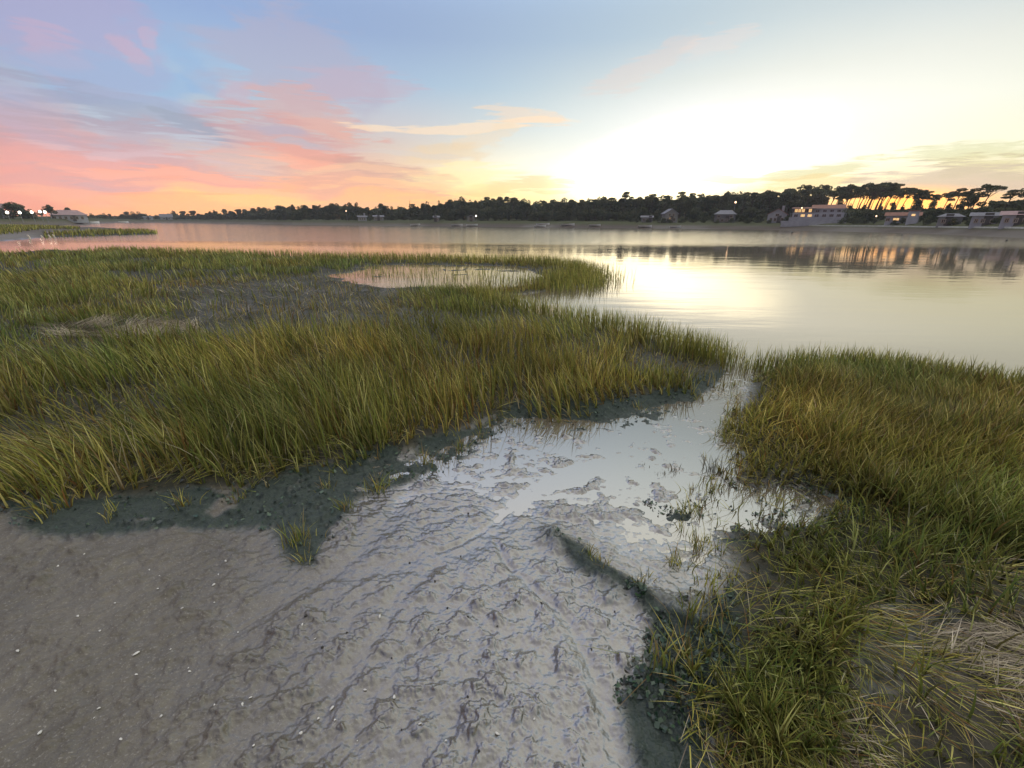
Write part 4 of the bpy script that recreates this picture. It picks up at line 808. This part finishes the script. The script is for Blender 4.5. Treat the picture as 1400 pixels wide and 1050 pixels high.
# pale kerb of the promenade on the right
b_ = MB(); prev_ = None; pts = []
for u in range(1100, 1470, 6): x, y, z, r, mpp, a = place(u, 9.0); pts.append((x, y, z))
for (x0, y0, z0), (x1, y1, z1) in zip(pts, pts[1:]):
    L = math.hypot(x1 - x0, y1 - y0); nx, ny = -(y1 - y0) / L * .9, (x1 - x0) / L * .9; t0, t1_ = 1.55, 1.55
    b_.poly([(x0, y0, -.2), (x1, y1, -.2), (x1 + nx, y1 + ny, -.2), (x0 + nx, y0 + ny, -.2), (x0, y0, z0 + .25), (x1, y1, z1 + .25), (x1 + nx, y1 + ny, z1 + .25), (x0 + nx, y0 + ny, z0 + .25)], [(0, 1, 5, 4), (4, 5, 6, 7), (2, 3, 7, 6)])
o = b_.build('sea_wall', pmat('sea_wall_concrete', (.46, .47, .40), .85, .2, 1.5)); tag(o, 'low pale sea wall running along the right hand beach', 'wall')
# lamps
def lamp(u, t, v, label, m_=M_LAMP, big=.35):
    x, y, z, r, mpp, a = place(u, t); h = zat(u, v, r) - z; o = empty('street_lamp', (x, y, z), -a, label, 'lamp', None)
    b_ = MB(); b_.tube([(0, 0, -.2), (0, 0, h * .5), (0, 0, h - .1)], [.09, .07, .05]); b_.tube([(0, 0, h - .12), (0, 0, h - .05)], [.16, .16], 8); b_.build('post', M_METAL, o)
    b_ = MB(); b_.tube([(0, 0, h - .048), (0, 0, h + big * .35), (0, 0, h + big * .8), (0, 0, h + big)], [big * .35, big * .5, big * .4, big * .1], 10); b_.build('lamp_globe', m_, o)
for u, v, l in [(14.5,292,'first and brightest beach lamp from the left edge'),(31.5,292,'second beach lamp from the left edge'),(48,291.5,'third beach lamp from the left edge'),(59.5,290.8,'fourth beach lamp, left of a close pair'),(66,291.2,'fifth beach lamp, nearest the white pavilion')]: lamp(u, 5, v, l, big=.75)
lamp(651, 12, 296, 'white lamp beside the tiny shore cottage', big=.5); lamp(1001, 15.5, 277.5, 'orange lamp above the dim grey villa', M_LAMPO, .5); lamp(1092, 11, 285, 'small lamp beside the restaurant roof', M_LAMPO, .3); lamp(1196, 13, 296, 'pale lamp low among the bushes left of the modern house', M_LAMPO, .25); lamp(475, 22, 289, 'faint lamp high in the low middle trees', M_LAMPO, .4)
# boats drawn up on the beach
def boat_mesh():
    V, F = [], []; N = 9; M_ = 7
    for i in range(N):
        t = i / (N - 1); w = .78 * (1 - (abs(t - .38) / .62) ** 2.4 if t > .38 else 1 - .18 * ((.38 - t) / .38) ** 2); w = max(w, .03); k = .55 + .22 * t * t
        for j in range(M_): s = j / (M_ - 1) * 2 - 1; V.append((-2 + 4.2 * t, w * s, k * (.05 + .95 * abs(s) ** 1.7) if abs(s) < 1 else k))
    for i in range(N - 1):
        for j in range(M_ - 1): F.append((i * M_ + j, (i + 1) * M_ + j, (i + 1) * M_ + j + 1, i * M_ + j + 1))
    F.append(tuple(range(M_ - 1, -1, -1)))
    me = bpy.data.meshes.new('hull'); me.from_pydata(V, [], F); me.materials.append(M_BOAT); return me
M_BOAT = pmat('white_boat_paint', (.75, .75, .76), .45, .1, 2)
BM = boat_mesh(); b_ = MB(); b_.box(-.9, -.6, -.62, .62, .38, .42); b_.box(.3, .6, -.60, .60, .40, .44); SM = b_.mesh('seat', M_WOOD)
for u, t, s, l in [(742,5,1.1,'white boat drawn up on the beach, left of a pair'),(776,5,1.1,'white boat drawn up on the beach, right of a pair'),(738,1.5,1.0,'pale boat at the waterline below the beached pair'),(882,3,1.0,'white boat on the beach below the small pale cottage'),(924,3,.8,'short white boat below the gabled villa'),(813,5,.9,'pale boat between the beached pair and the cottage'),(567,3,.9,'white boat below the spire shaped tree'),(624,3,1.0,'pale boat left of the tiny shore cottage'),(645,3,1.0,'pale boat directly below the tiny shore cottage'),(124,2,1.3,'white boat at the water just right of the pavilion'),(168,-3,1.2,'distant white boat on the water right of the pavilion')]:
    x, y, z, r, mpp, a = place(u, t); o = empty('rowing_boat', (x, y, max(z, -.1)), -a + random.uniform(-.25, .25), l, 'boat'); o.scale = (s, s, s)
    for nm, me in (('hull', BM), ('seat', SM)): c_ = bpy.data.objects.new(nm, me); COL.objects.link(c_); c_.parent = o
# buoys and posts
def buoy(u, v, s, label):
    x, y = gp(u, v); o = empty('buoy', (x, y, 0), 0, label, 'buoy'); b_ = MB(); b_.tube([(0, 0, -.2), (0, 0, 0), (0, 0, .18), (0, 0, .3)], [.12, .22, .2, .08], 10); b_.build('float', MPB, o); b_ = MB(); b_.tube([(0, 0, .301), (0, 0, .42)], [.03, .03]); b_.build('ring', M_METAL, o); o.scale = (s, s, s)
buoy(1083, 318.5, .8, 'dark buoy on the bright water below the restaurant'); buoy(1376, 329.5, .5, 'small dark buoy near the right edge of the water'); buoy(1233, 322, .5, 'small buoy in front of the modern white house')
for u, v, hpx, l in [(41,327,6,'pale leaning post, leftmost on the sand flat'),(57.5,325,3,'short pale post second from the left on the sand flat'),(69,325,5,'pale post left of the closest pair on the sand flat'),(74.5,325,6,'tallest pale post right of the closest pair on the sand flat')]:
    x, y = gp(u, v); z = th(x, y); h = hpx * y / FPX; b_ = MB(); b_.tube([(0, 0, -.3), (.02, 0, h * .7), (-.05, 0, h)], [.07, .065, .06], 8); b_.tube([(-.05, 0, h), (-.05, 0, h + .05)], [.075, .04], 8); o = b_.build('post', pmat('bleached_wood', (.6, .52, .42), .7, .2, 5)); o.location = (x, y, z); o.rotation_euler = (0, random.uniform(-.15, .15), 0); tag(o, l, 'post')

# the evening air
hb = MB(); hb.box(-650, 650, -60, 700, -6, 24); hz = hb.build('haze', bpy.data.materials.new('evening_haze')); MH = hz.data.materials[0]; MH.use_nodes = True; nt = MH.node_tree; nt.nodes.clear()
v = nd(nt, 'ShaderNodeVolumePrincipled'); v.inputs['Color'].default_value = (.86, .88, .95, 1); v.inputs['Density'].default_value = .00035; v.inputs['Anisotropy'].default_value = .2
mo = nd(nt, 'ShaderNodeOutputMaterial'); lk(nt, v.outputs[0], mo.inputs['Volume']); tag(hz, 'thin evening haze over the lagoon', 'haze', kind='stuff')
